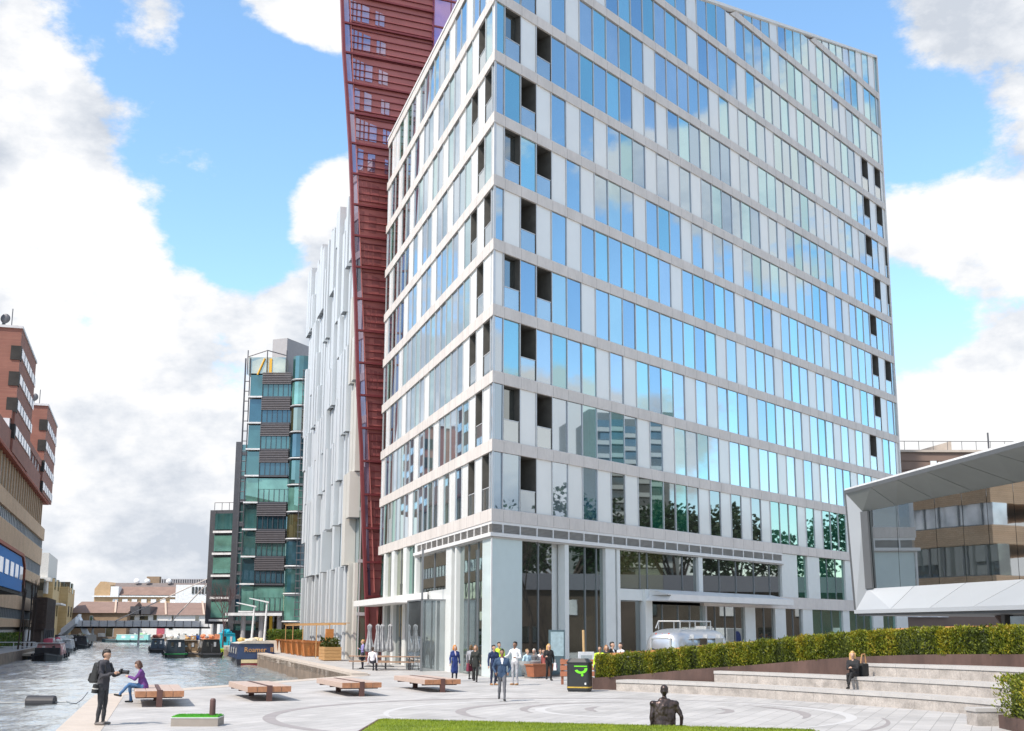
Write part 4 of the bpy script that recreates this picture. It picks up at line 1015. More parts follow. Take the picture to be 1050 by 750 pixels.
def bare_tree(name, label, loc, h, seed, spread=.5, twig=bark, group=None, depth=6, slim=1.0):
    r = random.Random(seed); t = thing(name, label, 'tree', loc, 0, group); tr = MB().use(twig); cr = MB().use(twig)
    def grow(p, d, l, rad, k):
        e = p+d*l; (tr if k >= depth-1 else cr).tube(p, e, rad, rad*.7, 5 if k < depth-2 else 7, False)
        if k == 0: return
        for _ in range(3 if k > 1 else 2):
            nd = (d+rdir(r)*spread+Vector((0, 0, .12))).normalized(); grow(e, nd, l*r.uniform(.62, .85), rad*.62, k-1)
    grow(Vector(loc), Vector((r.uniform(-.05, .05), 0, 1)).normalized(), h*.3, h*.018*slim, depth)
    tr.build('trunk', parent=t); cr.build('crown', parent=t); return t
def leafy_tree(name, label, loc, h, seed, n=2500, m=None, group=None):
    r = random.Random(seed); t = thing(name, label, 'tree', loc, 0, group); L0 = Vector(loc)
    tr = MB().use(bark); tr.tube(L0, L0+Vector((0, 0, h*.35)), h*.03, h*.02, 8)
    fol = MB().use(m or leaf_d)
    for k in range(9):
        d = rdir(r); d.z = abs(d.z)*.9+.1; c = L0+Vector((0, 0, h*.45))+Vector((d.x*h*.25, d.y*h*.25, d.z*h*.35)); tr.tube(L0+Vector((0, 0, h*.3)), c, h*.012, h*.004, 5)
        rr = h*r.uniform(.12, .2)
        for _ in range(n//9):
            p = c+rdir(r)*rr*(r.random()**.4); leafquad(fol, p, rdir(r), h*.035, h*.025, r)
    tr.build('trunk', parent=t); fol.build('crown', parent=t); return t
# ================================================================== boats
def heading(d): return math.atan2(-d[0], d[1])
BANK = heading(dL)
def narrowboat(label, loc, rz, ln, wd, hull, cabin, roofc, win=stripw, cab=(.12, .72), ch=1.15, fr=.55, deckitems=(), band=None, name='narrowboat', group='narrowboats moored in the basin', rail=None, bowm=None):
    t = thing(name, label, 'boat', (0, 0, 0), 0, group)
    hw = wd/2; y0, y1 = -ln/2, ln/2
    def outline(k): return [(-hw*k, y0+.3), (-hw*k*.8, y0), (hw*k*.8, y0), (hw*k, y0+.3), (hw*k, y1-2.6), (hw*k*.75, y1-1.2), (.08, y1), (-.08, y1), (-hw*k*.75, y1-1.2), (-hw*k, y1-2.6)]
    g = MB().use(hull); b, tpl = outline(.92), outline(1.0); n = len(b); sheer = [0, 0, 0, 0, 0, .1, .3, .3, .1, 0]
    g.add([(p[0], p[1], -.35) for p in b]+[(p[0], p[1], fr+sheer[i]) for i, p in enumerate(tpl)], [tuple(range(n-1, -1, -1)), tuple(range(n, 2*n))]+[(i, (i+1) % n, (i+1) % n+n, i+n) for i in range(n)])
    g.build('hull', parent=t)
    g = MB().use(band or steel); 
    for i in range(n):
        a, c = tpl[i], tpl[(i+1) % n]; g.tube((a[0]*1.01, a[1], fr-.12+sheer[i]), (c[0]*1.01, c[1], fr-.12+sheer[(i+1) % n]), .05, n=5)
    g.build('rubbing_strake', parent=t)
    c0, c1 = y0+ln*cab[0], y0+ln*cab[1]; zc = fr+ch
    g = MB().use(cabin); a, k = hw*.88, hw*.72
    g.hexa([(-a, c0, fr), (a, c0, fr), (a, c1, fr), (-a, c1, fr), (-k, c0+.05, zc), (k, c0+.05, zc), (k, c1-.2, zc), (-k, c1-.2, zc)]); cb = g.build('cabin', parent=t)
    g = MB().use(roofc); g.hexa([(-k-.05, c0-.1, zc), (k+.05, c0-.1, zc), (k+.05, c1, zc), (-k-.05, c1, zc), (-k*.6, c0-.1, zc+.09), (k*.6, c0-.1, zc+.09), (k*.6, c1, zc+.09), (-k*.6, c1, zc+.09)]); rf = g.build('roof', parent=t)
    nw = max(2, int((c1-c0)/2.2))
    for s in (-1, 1):
        for q in range(nw):
            yy = c0+.6+(c1-c0-1.2)*(q+.25)/nw; g = MB().use(win)
            x0, x1 = s*(a-(a-k)*.35), s*(a-(a-k)*.85)
            g.add([(x0+s*.012, yy, fr+ch*.35), (x0+s*.012, yy+.9, fr+ch*.35), (x1+s*.012, yy+.9, fr+ch*.85), (x1+s*.012, yy, fr+ch*.85)], [(0, 1, 2, 3)]); g.build('window', parent=cb)
    for s in (-.45, .45):
        for ye, sg in ((c0+.03, -1), (c1-.1, 1)):
            g = MB().use(darkglass if s < 0 else win); g.box(s*k-.13, s*k+.13, ye-.06, ye+.06, fr+ch*.45, fr+ch*.8); g.build('window', parent=cb)
    g = MB().use(plain((.12, .1, .09))); g.tube((.3, c0+1.2, zc), (.3, c0+1.2, zc+.7), .08); g.build('chimney', parent=rf)
    rr = random.Random(int(ln*100)+int(loc[1])); cols = list(deckitems) or [(.3, .2, .12), (.12, .25, .1), (.5, .45, .35)]
    for q in range(11):
        g = MB().use(plain(rr.choice(cols))); yy = c0+.4+(c1-c0-1.4)*rr.random()**1.6; xx = rr.uniform(-k*.7, k*.5); s = rr.uniform(.25, .75)
        if q % 2: g.box(xx, xx+s, yy, yy+s*1.6, zc+.06, zc+.1+s*.7)
        else: g.ball((xx, yy, zc+.08+s*.4), s*.6, s*.8, s*.45, 8, 5)
        g.build('roof_load', parent=rf)
    g = MB().use(steel)
    g.tube((0, y0+.3, fr), (0, y0+.1, fr+.9), .04); g.tube((0, y0+.1, fr+.9), (0, y0+.9, fr+.95), .04); g.build('tiller', parent=t)
    for s in (-1, 1):
        for yy in (y0+ln*.15, y0+ln*.45, y0+ln*.7): g = MB().use(plain((.04, .04, .045))); g.tube((s*hw*1.06, yy, fr-.35), (s*hw*1.06, yy, fr+.12), .09); g.tube((s*hw*1.03, yy, fr+.12), (s*hw*.95, yy, fr+.3), .015); g.build('fender', parent=t)
    if rail:
        g = MB().use(rail); g.box(-hw*.8, hw*.8, c1+.3, c1+1.6, fr, fr+.75); g.build('fore_cover', parent=t)
    return place(t, loc, rz)
pb = lambda u, v: G(u, v, -1.0)
p = pb(36, 678); narrowboat('black narrowboat with a pink and cream cabin front on the left bank', (p.x-.4, p.y+5, -1), BANK+math.pi, 14, 3.0, plain((.02, .02, .025), .35), plain((.42, .20, .2), .5), plain((.45, .42, .42)), deckitems=[(.5, .1, .15), (.6, .6, .58), (.05, .05, .05)], rail=plain((.03, .03, .035)))
p = pb(58, 670); narrowboat('white and grey covered narrowboat behind the black one on the left bank', (p.x-1.5, p.y+6, -1), BANK+math.pi, 15, 3.2, plain((.12, .13, .15), .4), plain((.55, .55, .56), .6), plain((.72, .71, .70)), deckitems=[(.6, .6, .6), (.5, .48, .45)], rail=plain((.6, .6, .62)))
p = pb(76, 665.5); narrowboat('dark hulled narrowboat nearest the bridge stairs on the left bank', (p.x-2, p.y+8, -1), BANK+math.pi, 14, 3, plain((.02, .025, .03)), plain((.06, .06, .07)), plain((.1, .1, .11)), ch=1.35)
p = pb(132, 659.0); narrowboat('long turquoise narrowboat lying broadside below the white warehouse', (p.x, p.y, -1), math.pi/2, 12.5, 2.3, plain((.05, .09, .10)), plain((.25, .55, .53), .5), plain((.5, .66, .6)), deckitems=[(.3, .6, .25), (.6, .6, .55)], ch=1.2)
p = pb(172, 675); narrowboat('black narrowboat with a green stern band among the moored cluster', (p.x-1.5, p.y+8, -1), BANK, 15, 2.5, plain((.015, .02, .02), .3), plain((.03, .045, .06), .4), plain((.5, .5, .48)), band=plain((.02, .28, .08)), deckitems=[(.75, .75, .72), (.08, .08, .1), (.4, .35, .3)], ch=1.45)
p = pb(162, 670); narrowboat('cluttered dark narrowboat at the outer end of the moored cluster', (p.x-3, p.y+10, -1), BANK, 13, 2.2, plain((.03, .03, .03)), plain((.09, .12, .16)), plain((.45, .43, .4)), deckitems=[(.4, .12, .1), (.6, .6, .6), (.1, .1, .12)], ch=1.3)
p = pb(190, 674.5); narrowboat('tan open fronted narrowboat loaded with a blue tarpaulin', (p.x-2, p.y+9, -1), BANK, 14, 2.4, plain((.30, .22, .14)), plain((.22, .16, .1)), plain((.5, .45, .38)), cab=(.4, .85), deckitems=[(.03, .12, .42), (.6, .55, .5), (.5, .3, .12)], fr=.5, ch=1.35)
p = pb(209, 675); narrowboat('black narrowboat with an orange roof cover, next to the lime green hull', (p.x-1.5, p.y+8, -1), BANK, 15, 2.5, plain((.015, .015, .015), .3), plain((.02, .02, .02), .35), plain((.55, .23, .12)), deckitems=[(.65, .28, .15), (.7, .7, .68), (.3, .3, .3)], ch=1.5)
p = pb(226, 672); narrowboat('small boat with a lime green hull and a turquoise cover', (p.x-1.5, p.y+9, -1), BANK, 11, 2.4, plain((.38, .55, .03), .4), plain((.02, .42, .55), .5), plain((.02, .45, .58)), deckitems=[(.02, .42, .55)], band=plain((.4, .58, .03)), ch=1.9, fr=.75)
p = pb(243, 668); narrowboat('white cruiser with a yellow stripe behind the blue barge', (p.x-3, p.y+14, -1), BANK, 11, 2.6, plain((.65, .65, .63)), plain((.62, .62, .6)), plain((.55, .5, .12)), ch=1.6, fr=.8, deckitems=[(.5, .5, .1), (.7, .7, .7)])
# wide blue barge, stern towards the plaza
bb = thing('blue_barge', 'wide navy blue barge with gold lettering and a cream and red stern band', 'boat', (0, 0, 0))
navy = mat('navy_boat_paint', (.018, .035, .10), .35, var=.1, coat=.3); maroon = mat('maroon_boat_paint', (.20, .02, .03), .4)
g = MB().use(plain((.03, .03, .04), .4)); LB_ = 17; hw = 1.75
g.hexa([(-hw*.9, 0, -.4), (hw*.9, 0, -.4), (hw*.6, LB_, -.4), (-hw*.6, LB_, -.4), (-hw, -.15, .55), (hw, -.15, .55), (hw*.5, LB_+.6, .9), (-hw*.5, LB_+.6, .9)]); g.build('hull', parent=bb)
g = MB().use(navy); g.hexa([(-hw*.98, .0, .55), (hw*.98, .0, .55), (hw*.9, LB_*.8, .6), (-hw*.9, LB_*.8, .6), (-hw*.9, .1, 1.95), (hw*.9, .1, 1.95), (hw*.8, LB_*.8, 1.85), (-hw*.8, LB_*.8, 1.85)]); cb = g.build('cabin', parent=bb)
g = MB().use(plain((.72, .62, .38))); g.box(-hw*.75, hw*.80, -.26, -.12, .22, .52); g.build('cream_band', parent=bb)
g = MB().use(maroon); g.box(-hw*.75, hw*.80, -.24, -.1, -.12, .2); g.build('red_band', parent=bb)
g = MB().use(plain((.5, .47, .42))); g.hexa([(-hw*.92, -.05, 1.95), (hw*.92, -.05, 1.95), (hw*.82, LB_*.8, 1.85), (-hw*.82, LB_*.8, 1.85), (-hw*.5, -.05, 2.2), (hw*.5, -.05, 2.2), (hw*.4, LB_*.8, 2.0), (-hw*.4, LB_*.8, 2.0)]); rf = g.build('roof', parent=bb)
rr = random.Random(5)
for q in range(11):
    g = MB().use(plain(rr.choice([(.6, .42, .15), (.55, .5, .42), (.62, .5, .3), (.7, .68, .62)]))); g.ball((rr.uniform(-1.3, 1.3), rr.uniform(.4, 9), 2.2), rr.uniform(.25, .5), rr.uniform(.4, .8), rr.uniform(.15, .3), 8, 6); g.build('roof_sack', parent=rf)
g = MB().use(stripw)
for s in (-1, 1):
    for q in range(4): yy = 1.5+q*3; x = s*hw*.945; g.face([(x+s*.02, yy, 1.0), (x+s*.02, yy+1.2, 1.0), (x-s*.01, yy+1.2, 1.55), (x-s*.01, yy, 1.55)])
g.build('side_window', parent=cb)
def lettering(txt, size, m, parent, mtx, name='lettering', ext=.01):
    cu = bpy.data.curves.new(name, 'FONT'); cu.body = txt; cu.size = size; cu.extrude = ext; cu.align_x = 'CENTER'; cu.resolution_u = 2
    o = bpy.data.objects.new(name, cu); COL.objects.link(o); bpy.context.view_layer.update()
    me = bpy.data.meshes.new_from_object(o.evaluated_get(bpy.context.evaluated_depsgraph_get())); bpy.data.objects.remove(o)
    me.materials.clear(); me.materials.append(m); o = bpy.data.objects.new(name, me); COL.objects.link(o); o.parent = parent; o.matrix_local = mtx; return o
gold = mat('gold_lettering', (.62, .33, .12), .45, .2)
lettering('Roamer  II', .62, gold, cb, Matrix.Translation((0.25, -.0, 1.2)) @ Matrix.Rotation(R(90-3), 4, 'X'), ext=.03)
p1 = pb(262, 682.5); place(bb, (p1.x, p1.y, -1), BANK)
# jetty and rail on the left bank
jt = thing('timber_jetty', 'low timber jetty with a steel rail on the left bank', 'jetty', (0, 0, 0))
a = pb(12, 676); g = MB().use(plain((.42, .36, .28))); g.box(-6, 2.2, -4, 8, .35, .6); g.build('deck', parent=jt)
g = MB().use(lite)
for x in (-5.5, -3, -.5, 1.8): g.tube((x, 3, .6), (x, 3, 1.7), .05)
g.tube((-5.5, 3, 1.7), (1.8, 3, 1.7), .05); g.tube((-5.5, 3, 1.2), (1.8, 3, 1.2), .04); g.build('rail', parent=jt)
g = MB().use(steel)
for x in (-5, -1, 1.8):
    for y in (-3.5, 7): g.tube((x, y, -1), (x, y, .4), .15)
g.build('pile', parent=jt); place(jt, (a.x-.5, a.y+2, -1), BANK)
hp = [(LB(y)-3.5, y, 0, 1.5) for y in (118, 140, 165)]
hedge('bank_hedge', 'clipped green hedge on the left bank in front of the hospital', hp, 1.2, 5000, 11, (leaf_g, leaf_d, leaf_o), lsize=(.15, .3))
for i, (u, v) in enumerate(((19.5, 656), (24, 656.5), (28.5, 656), (33, 655.5))):
    d = HFm.hit(u, 652, 6); q = HFm.p(d[0], 0, 6)
    bare_tree('sapling', ('thin bare sapling farthest left of the row before the hospital', 'thin bare sapling second from the left before the hospital', 'thin bare sapling third from the left before the hospital', 'thin bare sapling nearest the mesh stair tower')[i], (q[0], q[1], 0), 8.5, 20+i, .10, group='saplings in front of the hospital', depth=3, slim=.7)
# floating boom
bo = thing('floating_boom', 'black cylindrical float on a steel mooring boom beside the plaza corner', 'float', (0, 0, 0))
a = pb(42, 722)
g = MB().use(mat('black_rubber_float', (.035, .035, .04), .5, var=.2)); g.lathe([(.0, -1.12), (.50, -1.12), (.55, -1.05), (.55, 1.05), (.50, 1.12), (0, 1.12)], (0, 0, 0), 20); fl = g.build('float', parent=bo, smooth=False)
fl.rotation_euler = (0, math.pi/2, 0); fl.location = (0, 0, .12)
g = MB().use(plain((.35, .36, .36), .4, .5)); g.tube((-4.5, 0, .12), (-1.1, 0, .12), .06); g.tube((1.1, 0, .12), (2.0, 0, .18), .06); g.tube((2.0, 0, .18), (2.3, .1, .05), .05); g.build('boom', parent=bo)
g = MB().use(steel); g.path([(2.3, .1, .05), (2.7, .3, .0), (3.0, .8, .3), (3.25, 1.5, .85)], .035); g.build('chain', parent=bo)
bo.scale = (.55,)*3; place(bo, (a.x, a.y, -1), R(4))
# ================================================================== quay furniture
orange = mat('orange_timber', (.50, .20, .055), .6, var=.15, scale=3, stretch=(1, 1, 8)); orange2 = mat('light_timber', (.47, .27, .11), .6, var=.12, scale=2, stretch=(1, 1, 8))
pa, pc = G(291, 669.0), G(325.5, 674.5)
plab = ['orange timber planter nearest the blue barge', 'orange timber planter with a small round bush', 'orange timber planter third along the quay from the barge', 'orange timber planter fourth along the quay from the barge', 'orange timber planter fifth along the quay from the barge', 'orange timber planter next to the large light timber planter']
def planter():
    t = thing('timber_planter', plab[0], 'planter', (0, 0, 0), 0, 'row of orange timber planters on the quay')
    g = MB().use(orange)
    g.hexa([(-.62, -.62, 0.05), (.62, -.62, .05), (.62, .62, .05), (-.62, .62, .05), (-.78, -.78, 1.2), (.78, -.78, 1.2), (.78, .78, 1.2), (-.78, .78, 1.2)]); g.build('box', parent=t)
    g = MB().use(mat('planter_frame', (.36, .13, .035), .6))
    for sx in (-1, 1):
        for sy in (-1, 1): g.tube((sx*.64, sy*.64, 0), (sx*.81, sy*.81, 1.24), .06, n=4)
    for q in (-.3, 0, .3): g.box(q-.02, q+.02, -.80, -.7, .1, 1.15)
    for s in (-1, 1): g.box(-.85, .85, s*.8-.06, s*.8+.06, 1.16, 1.28); g.box(s*.8-.06, s*.8+.06, -.74, .74, 1.16, 1.28)
    g.build('frame', parent=t); return t
base = planter()
for i in range(6):
    f = i/5.0*.86; q = pa.lerp(pc, f); o = base if i == 0 else dup(base, (0, 0, 0))
    o['label'] = plab[i]; place(o, (q.x, q.y, 0), BANK)
    if i == 1:
        r = random.Random(9); g = MB().use(leaf_g)
        for _ in range(500): d = rdir(r); leafquad(g, Vector((q.x, q.y, 1.6))+d*.5*(r.random()**.3), d+rdir(r)*.6, .16, .1, r)
        sh = g.build('bush'); tag(sh, 'small round green bush growing in an orange planter', 'bush')
bp = thing('large_planter', 'large light timber planter box with shrubs and a tall timber end panel', 'planter', (0, 0, 0))
g = MB().use(orange2)
for q in range(4): g.box(-.62, .62, -1.5, 1.5, .05+q*.24, .05+q*.24+.22)
g.box(-.58, .58, -1.45, 1.45, .05, .98); g.build('box', parent=bp)
g = MB().use(orange); g.box(-.28, .28, .3, .8, .98, 2.3); g.build('end_panel', parent=bp)
g = MB().use(leaf_d); r = random.Random(4)
for _ in range(900): leafquad(g, Vector((r.uniform(-.5, .5), r.choice((r.uniform(-1.3, .1), r.uniform(.9, 1.4))), .98+r.random()**2*.6)), rdir(r)+Vector((0, 0, .8)), .22, .12, r)
g.build('shrub', parent=bp)
q = G(335, 678); place(bp, (q.x, q.y+1.5, 0), BANK)
pg = thing('timber_pergola', 'slim timber pergola frame over the quay planters', 'pergola', (0, 0, 0))
g = MB().use(orange2)
q0, q1 = D(293, 645, 116), D(338, 642, 92)
q0.z = q1.z = 3.0
g.tube((q0.x, q0.y, 2.62), (q1.x, q1.y, 2.62), .07, n=4); g.tube((q0.x+1.2, q0.y, 2.66), (q1.x+1.2, q1.y, 2.66), .07, n=4)
for k in range(9): w = q0.lerp(q1, k/8); g.tube((w.x-.2, w.y, 2.74), (w.x+1.5, w.y+.2, 2.74), .035, n=4)
g.build('roof_frame', parent=pg)
for k in (0, .2, .45, .75, 1.0):
    w = q0.lerp(q1, k); g = MB().use(orange2); g.tube((w.x, w.y, 0), (w.x, w.y, 2.62), .045, n=4); g.build('post', parent=pg)
lw = thing('planting_wall', 'pale stone planting wall beyond the barge', 'wall', tuple(G(292, 666)))
a, b = D(272, 667, 122), D(307, 667, 119); g = MB().use(cop_m); g.extr([(a.x, a.y, 0), (b.x, b.y, 0), (b.x, b.y, 1.15), (a.x, a.y, 1.15)], (.1, .5, 0)); g.build('wall', parent=lw)
hedge('lime_hedge', 'bright green clipped hedge on the pale planting wall', [(a.x, a.y+.5, 1.0, 2.1), (b.x, b.y+.5, 1.0, 2.1)], 1.4, 2500, 31, (leaf_g, leaf_g, leaf_o), lsize=(.12, .22))
for i, (u0, u1, vt) in enumerate(((257, 259, 622.5), (270, 272, 618.0))):
    q = D(u0, 666, 116+0*i); t = thing('lamp_post', ('slim grey quay lamp post nearer the undercroft', 'taller slim grey quay lamp post with angled head')[i], 'lamp post', (q.x, q.y, 0), 0, 'grey lamp posts on the quay')
    zt = D(u1, vt, 116).z; g = MB().use(bgm); g.tube((q.x, q.y, 0), (q.x+.18, q.y, zt), .13, .08, 10); g.build('post', parent=t)
    g = MB().use(bgm); g.hexa([(q.x-1.5, q.y-.2, zt+.35), (q.x+.35, q.y-.2, zt-.05), (q.x+.35, q.y+.2, zt-.05), (q.x-1.5, q.y+.2, zt+.35), (q.x-1.5, q.y-.2, zt+.43), (q.x+.35, q.y-.2, zt+.08), (q.x+.35, q.y+.2, zt+.08), (q.x-1.5, q.y+.2, zt+.43)]); g.build('lamp_head', parent=t)
q = D(228, 668, 150); bare_tree('bare_tree', 'bare purple brown tree beside the five storey office', (q.x, q.y, 0), 7.5, 77, .55, mat('purple_twig', (.10, .06, .06), .9), depth=6, slim=.8)
# ================================================================== benches on the plaza
benchw = mat('weathered_timber', (.48, .37, .31), .6, var=.1, scale=1.5, stretch=(14, 1.4, 14), fine=.12, fscale=12); bench_end = mat('cut_timber_end', (.37, .17, .085), .6, var=.2, scale=8)
rustm = mat('rusty_bench_steel', (.12, .06, .05), .6, .3, var=.2)
def bench():
    t = thing('timber_bench', 'x', 'bench', (0, 0, 0), 0, 'slatted timber benches along the quay edge')
    for i, x in enumerate((-.71, -.385, .065, .39)):
        g = MB().use(benchw); g.box(x, x+.318, .012, 4.2, .29, .475); b = g.build('beam', parent=t, bevel=.012)
        g = MB().use(bench_end); g.box(x+.006, x+.312, .0, .011, .296, .469); g.build('end_grain', parent=b)
        g = MB().use(bench_end); g.box(x+.006, x+.312, 4.201, 4.21, .296, .469); g.build('end_grain', parent=b)
    g = MB().use(rustm); g.box(-.055, .055, .0, 4.2, .27, .485); g.build('spine', parent=t)
    for y in (-.03, 3.5):
        g = MB().use(rustm); g.box(-.085, .085, y, y+.16, 0, .50 if y < 0 else .27); g.build('leg', parent=t)
    for y in (.4, 2.0, 3.7):
        g = MB().use(rustm); g.box(-.68, .68, y, y+.08, .24, .289); g.build('bearer', parent=t)
    return t
bs = [(163, 725.5, 'timber bench on which the seated figure in purple sits'), (276, 719.5, 'timber bench second from the left, in front of the blue barge'), (371, 714.5, 'timber bench third from the left, at the inner corner of the basin'), (454, 710.3, 'timber bench nearest the tower entrance')]
B0 = bench()
for i, (u, v, lab) in enumerate(bs):
    q = G(u, v); o = B0 if i == 0 else dup(B0, (0, 0, 0)); o['label'] = lab; place(o, (q.x, q.y, .004), heading((-.36, .93)) if i else heading((-.30, .95)))
# plinth of the removed sculpture
pl = thing('turf_plinth', 'low grey plinth with a green turf top and a brown stub post', 'plinth', (0, 0, 0))
q = G(199, 745.3); g = MB().use(mat('plinth_board', (.30, .26, .22), .7, var=.12)); g.box(-.56, .56, 0, .75, 0, .19); g.build('base', parent=pl)
g = MB().use(plain((.62, .62, .6))); g.box(-.57, .57, -.01, .76, .19, .21); g.build('rim', parent=pl)
g = MB().use(mat('artificial_turf', (.06, .30, .015), .8, var=.3, scale=30)); g.box(-.55, .55, .01, .74, .205, .235); r = random.Random(2)
for _ in range(1500): leafquad(g, Vector((r.uniform(-.53, .53), r.uniform(.02, .72), .23)), rdir(r)*.4+Vector((0, 0, 1)), .035, .008, r)
g.build('turf', parent=pl)
g = MB().use(mat('brown_stub_post', (.10, .05, .045), .6, var=.2)); g.lathe([(0, .22), (.075, .22), (.07, .6), (.05, .64), (0, .645)], (.36, .3, 0), 14); g.build('post', parent=pl)
place(pl, (q.x, q.y, .004), R(2))
# ================================================================== litter bin
bn = thing('litter_bin', 'black litter bin with a green ring emblem and a gold base line', 'bin', (0, 0, 0))
blk = mat('black_bin_plastic', (.018, .019, .02), .4, var=.2); g = MB().use(blk)
def rrect(w, d, r, n=4):
    o = []
    for cx, cy, a0 in ((w-r, d-r, 0), (-w+r, d-r, 90), (-w+r, -d+r, 180), (w-r, -d+r, 270)):
        for i in range(n+1): a = R(a0+90*i/n); o.append((cx+r*math.cos(a), cy+r*math.sin(a)))
    return o
g.prism(rrect(.44, .36, .12), .06, 1.06); g.prism(rrect(.41, .33, .1), 0, .06); g.build('body', parent=bn)
g = MB().use(blk); n = 20; a, b = rrect(.46, .38, .13), rrect(.36, .28, .12)
g.add([(x, y, 1.06) for x, y in a]+[(x, y, 1.10) for x, y in a]+[(x, y, 1.24-.05*(y > 0)) for x, y in b], [(i, (i+1) % n, (i+1) % n+n, i+n) for i in range(n)]+[(i+n, (i+1) % n+n, (i+1) % n+2*n, i+2*n) for i in range(n)]+[tuple(range(2*n, 3*n))]); g.build('lid', parent=bn)
g = MB().use(plain((.55, .36, .06), .4, .4)); g.prism(rrect(.445, .365, .12), .14, .19); g.build('gold_band', parent=bn)
grn = plain((.16, .62, .02), .5)
g = MB().use(grn)
for i in range(18):
    t0, t1 = R(200+160*i/17*1.0), R(200+160*(i+1)/17); g.hexa([(.12+r_*math.cos(t), y, .86+r_*.75*math.sin(t)) for y in (-.372, -.36) for t, r_ in ((t0, .14), (t1, .14), (t1, .25), (t0, .25))])
g.box(-.14, .36, -.372, -.36, .93, .97); g.build('ring_emblem', parent=bn)
g = MB().use(grn); g.ball((.17, -.365, .62), .05, .01, .05, 10, 6); g.build('green_mark', parent=bn)
g = MB().use(plain((.7, .7, .7))); g.box(.26, .32, -.372, -.36, .27, .34); g.build('sticker', parent=bn)
q = G(595, 709.8); place(bn, (q.x, q.y+.36, .004), R(-14))
# ================================================================== curved stone seating steps, corten planter and hedge
arc = [Vector((4.05, 47.55, 0)), Vector((5.9, 46.1, 0)), Vector((7.69, 44.19, 0)), Vector((9.05, 42.3, 0)), Vector((10.3, 40.3, 0)), Vector((11.5, 38.3, 0)), Vector((12.45, 36.5, 0)), Vector((13.15, 34.6, 0)), Vector((13.75, 32.4, 0)), Vector((14.1, 30.2, 0)), Vector((14.3, 28, 0))]
def dense(P, k=8):
    out = []
    for i in range(len(P)-1):
        p0, p1, p2, p3 = P[max(0, i-1)], P[i], P[i+1], P[min(len(P)-1, i+2)]
        for j in range(k):
            t = j/k; out.append(.5*((2*p1)+(p2-p0)*t+(2*p0-5*p1+4*p2-p3)*t*t+(3*p1-p0-3*p2+p3)*t**3))
    out.append(P[-1]); return out
AC = dense(arc)
def onrm(i):
    a, b = AC[max(0, i-1)], AC[min(len(AC)-1, i+1)]; d = (b-a).normalized(); return Vector((-d.y, d.x, 0))
def uof(p): return 525+1230*p.x/p.y
ston = mat('seating_granite', (.41, .37, .335), .75, var=.26, scale=2.6, fine=.28, fscale=22); stonc = mat('seating_coping', (.44, .42, .40), .7, var=.06, scale=2, fine=.1, fscale=30)
ss = thing('seating_steps', 'curved pale granite seating steps, three tiers below the hedge', 'steps', (9, 42, 0))
TZ = (.42, .83, 1.25)
for k in range(3):
    g = MB(); start = (0, 725, 837)[k]
    idx = [i for i in range(len(AC)) if k == 0 or uof(AC[i]+onrm(i)*k) > start]
    bot = 0.0 if k == 0 else TZ[k-1]-.05
    for a, b in zip(idx, idx[1:]):
        for (o0, o1, z0, z1, m, sh) in ((k+.03, k+1.15, bot, TZ[k]-.115, ston, .004), (k, k+1.15, TZ[k]-.105, TZ[k], stonc, .003 if b % 2 else 0)):
            q = [AC[a]+onrm(a)*o0, AC[b]+onrm(b)*o0, AC[b]+onrm(b)*o1, AC[a]+onrm(a)*o1]
            if (b % 3 == 0 and m is ston) or (b % 4 == 0 and m is stonc): q[1] = q[1].lerp(q[0], .02); q[2] = q[2].lerp(q[3], .02)
            g.use(m).hexa([(v.x, v.y, z0) for v in q]+[(v.x, v.y, z1) for v in q])
    g.build('step', parent=ss)
g = MB().use(ston); 
end = AC[-1]
g.build('end', parent=ss) if g.f else None
corten = mat('corten_steel', (.105, .062, .05), .6, .2, var=.35, scale=1.1, fine=.2, fscale=6, stretch=(1, 1, .3))
hw_ = [(3.25, 48.5, .45), (4.9, 48.1, .60), (6.9, 46.9, .85), (8.8, 45.2, 1.06), (10.4, 43.4, 1.28), (11.8, 41.6, 1.45), (13.3, 40.3, 1.55), (14.6, 38.9, 1.6), (15.7, 37.0, 1.64), (16.4, 34.5, 1.68), (16.9, 31, 1.7)]
cw = thing('corten_planter', 'long dark weathered steel planter wall holding the hedge', 'planter', (9, 45, 0))
hv = dense([Vector(p) for p in hw_], 3)
g = MB().use(corten)
for i in range(len(hv)-1):
    a, b = hv[i], hv[i+1]; d = (b-a); d.z = 0; d.normalize(); nn = Vector((-d.y, d.x, 0))*.06
    e = .997 if i % 4 == 0 else 1
    b = a.lerp(b, e)
    g.hexa([(a.x, a.y, 0), (b.x, b.y, 0), (b.x+nn.x, b.y+nn.y, 0), (a.x+nn.x, a.y+nn.y, 0), (a.x, a.y, a.z), (b.x, b.y, b.z), (b.x+nn.x, b.y+nn.y, b.z), (a.x+nn.x, a.y+nn.y, a.z)])
a = hv[0]; g.box(a.x-.02, a.x+.04, a.y+.02, a.y+1.2, 0, a.z); g.build('wall', parent=cw)
hp = [(v.x+.08, v.y+.1, v.z-.05, v.z+.80) for v in hv[::3]]
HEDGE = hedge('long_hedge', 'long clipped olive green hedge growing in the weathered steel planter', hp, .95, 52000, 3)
tr = thing('timber_rail', 'orange timber rail running along the back of the long hedge', 'rail', (9, 46, 0))
g = MB().use(mat('rail_timber', (.55, .25, .09), .55, var=.15, scale=2))
pp = []
for i in range(len(hv)):
    a, b = hv[max(0, i-1)], hv[min(len(hv)-1, i+1)]; d = (b-a); d.z = 0; d.normalize(); pp.append(Vector((hv[i].x-d.y*1.25, hv[i].y+d.x*1.25, hv[i].z+.90)))
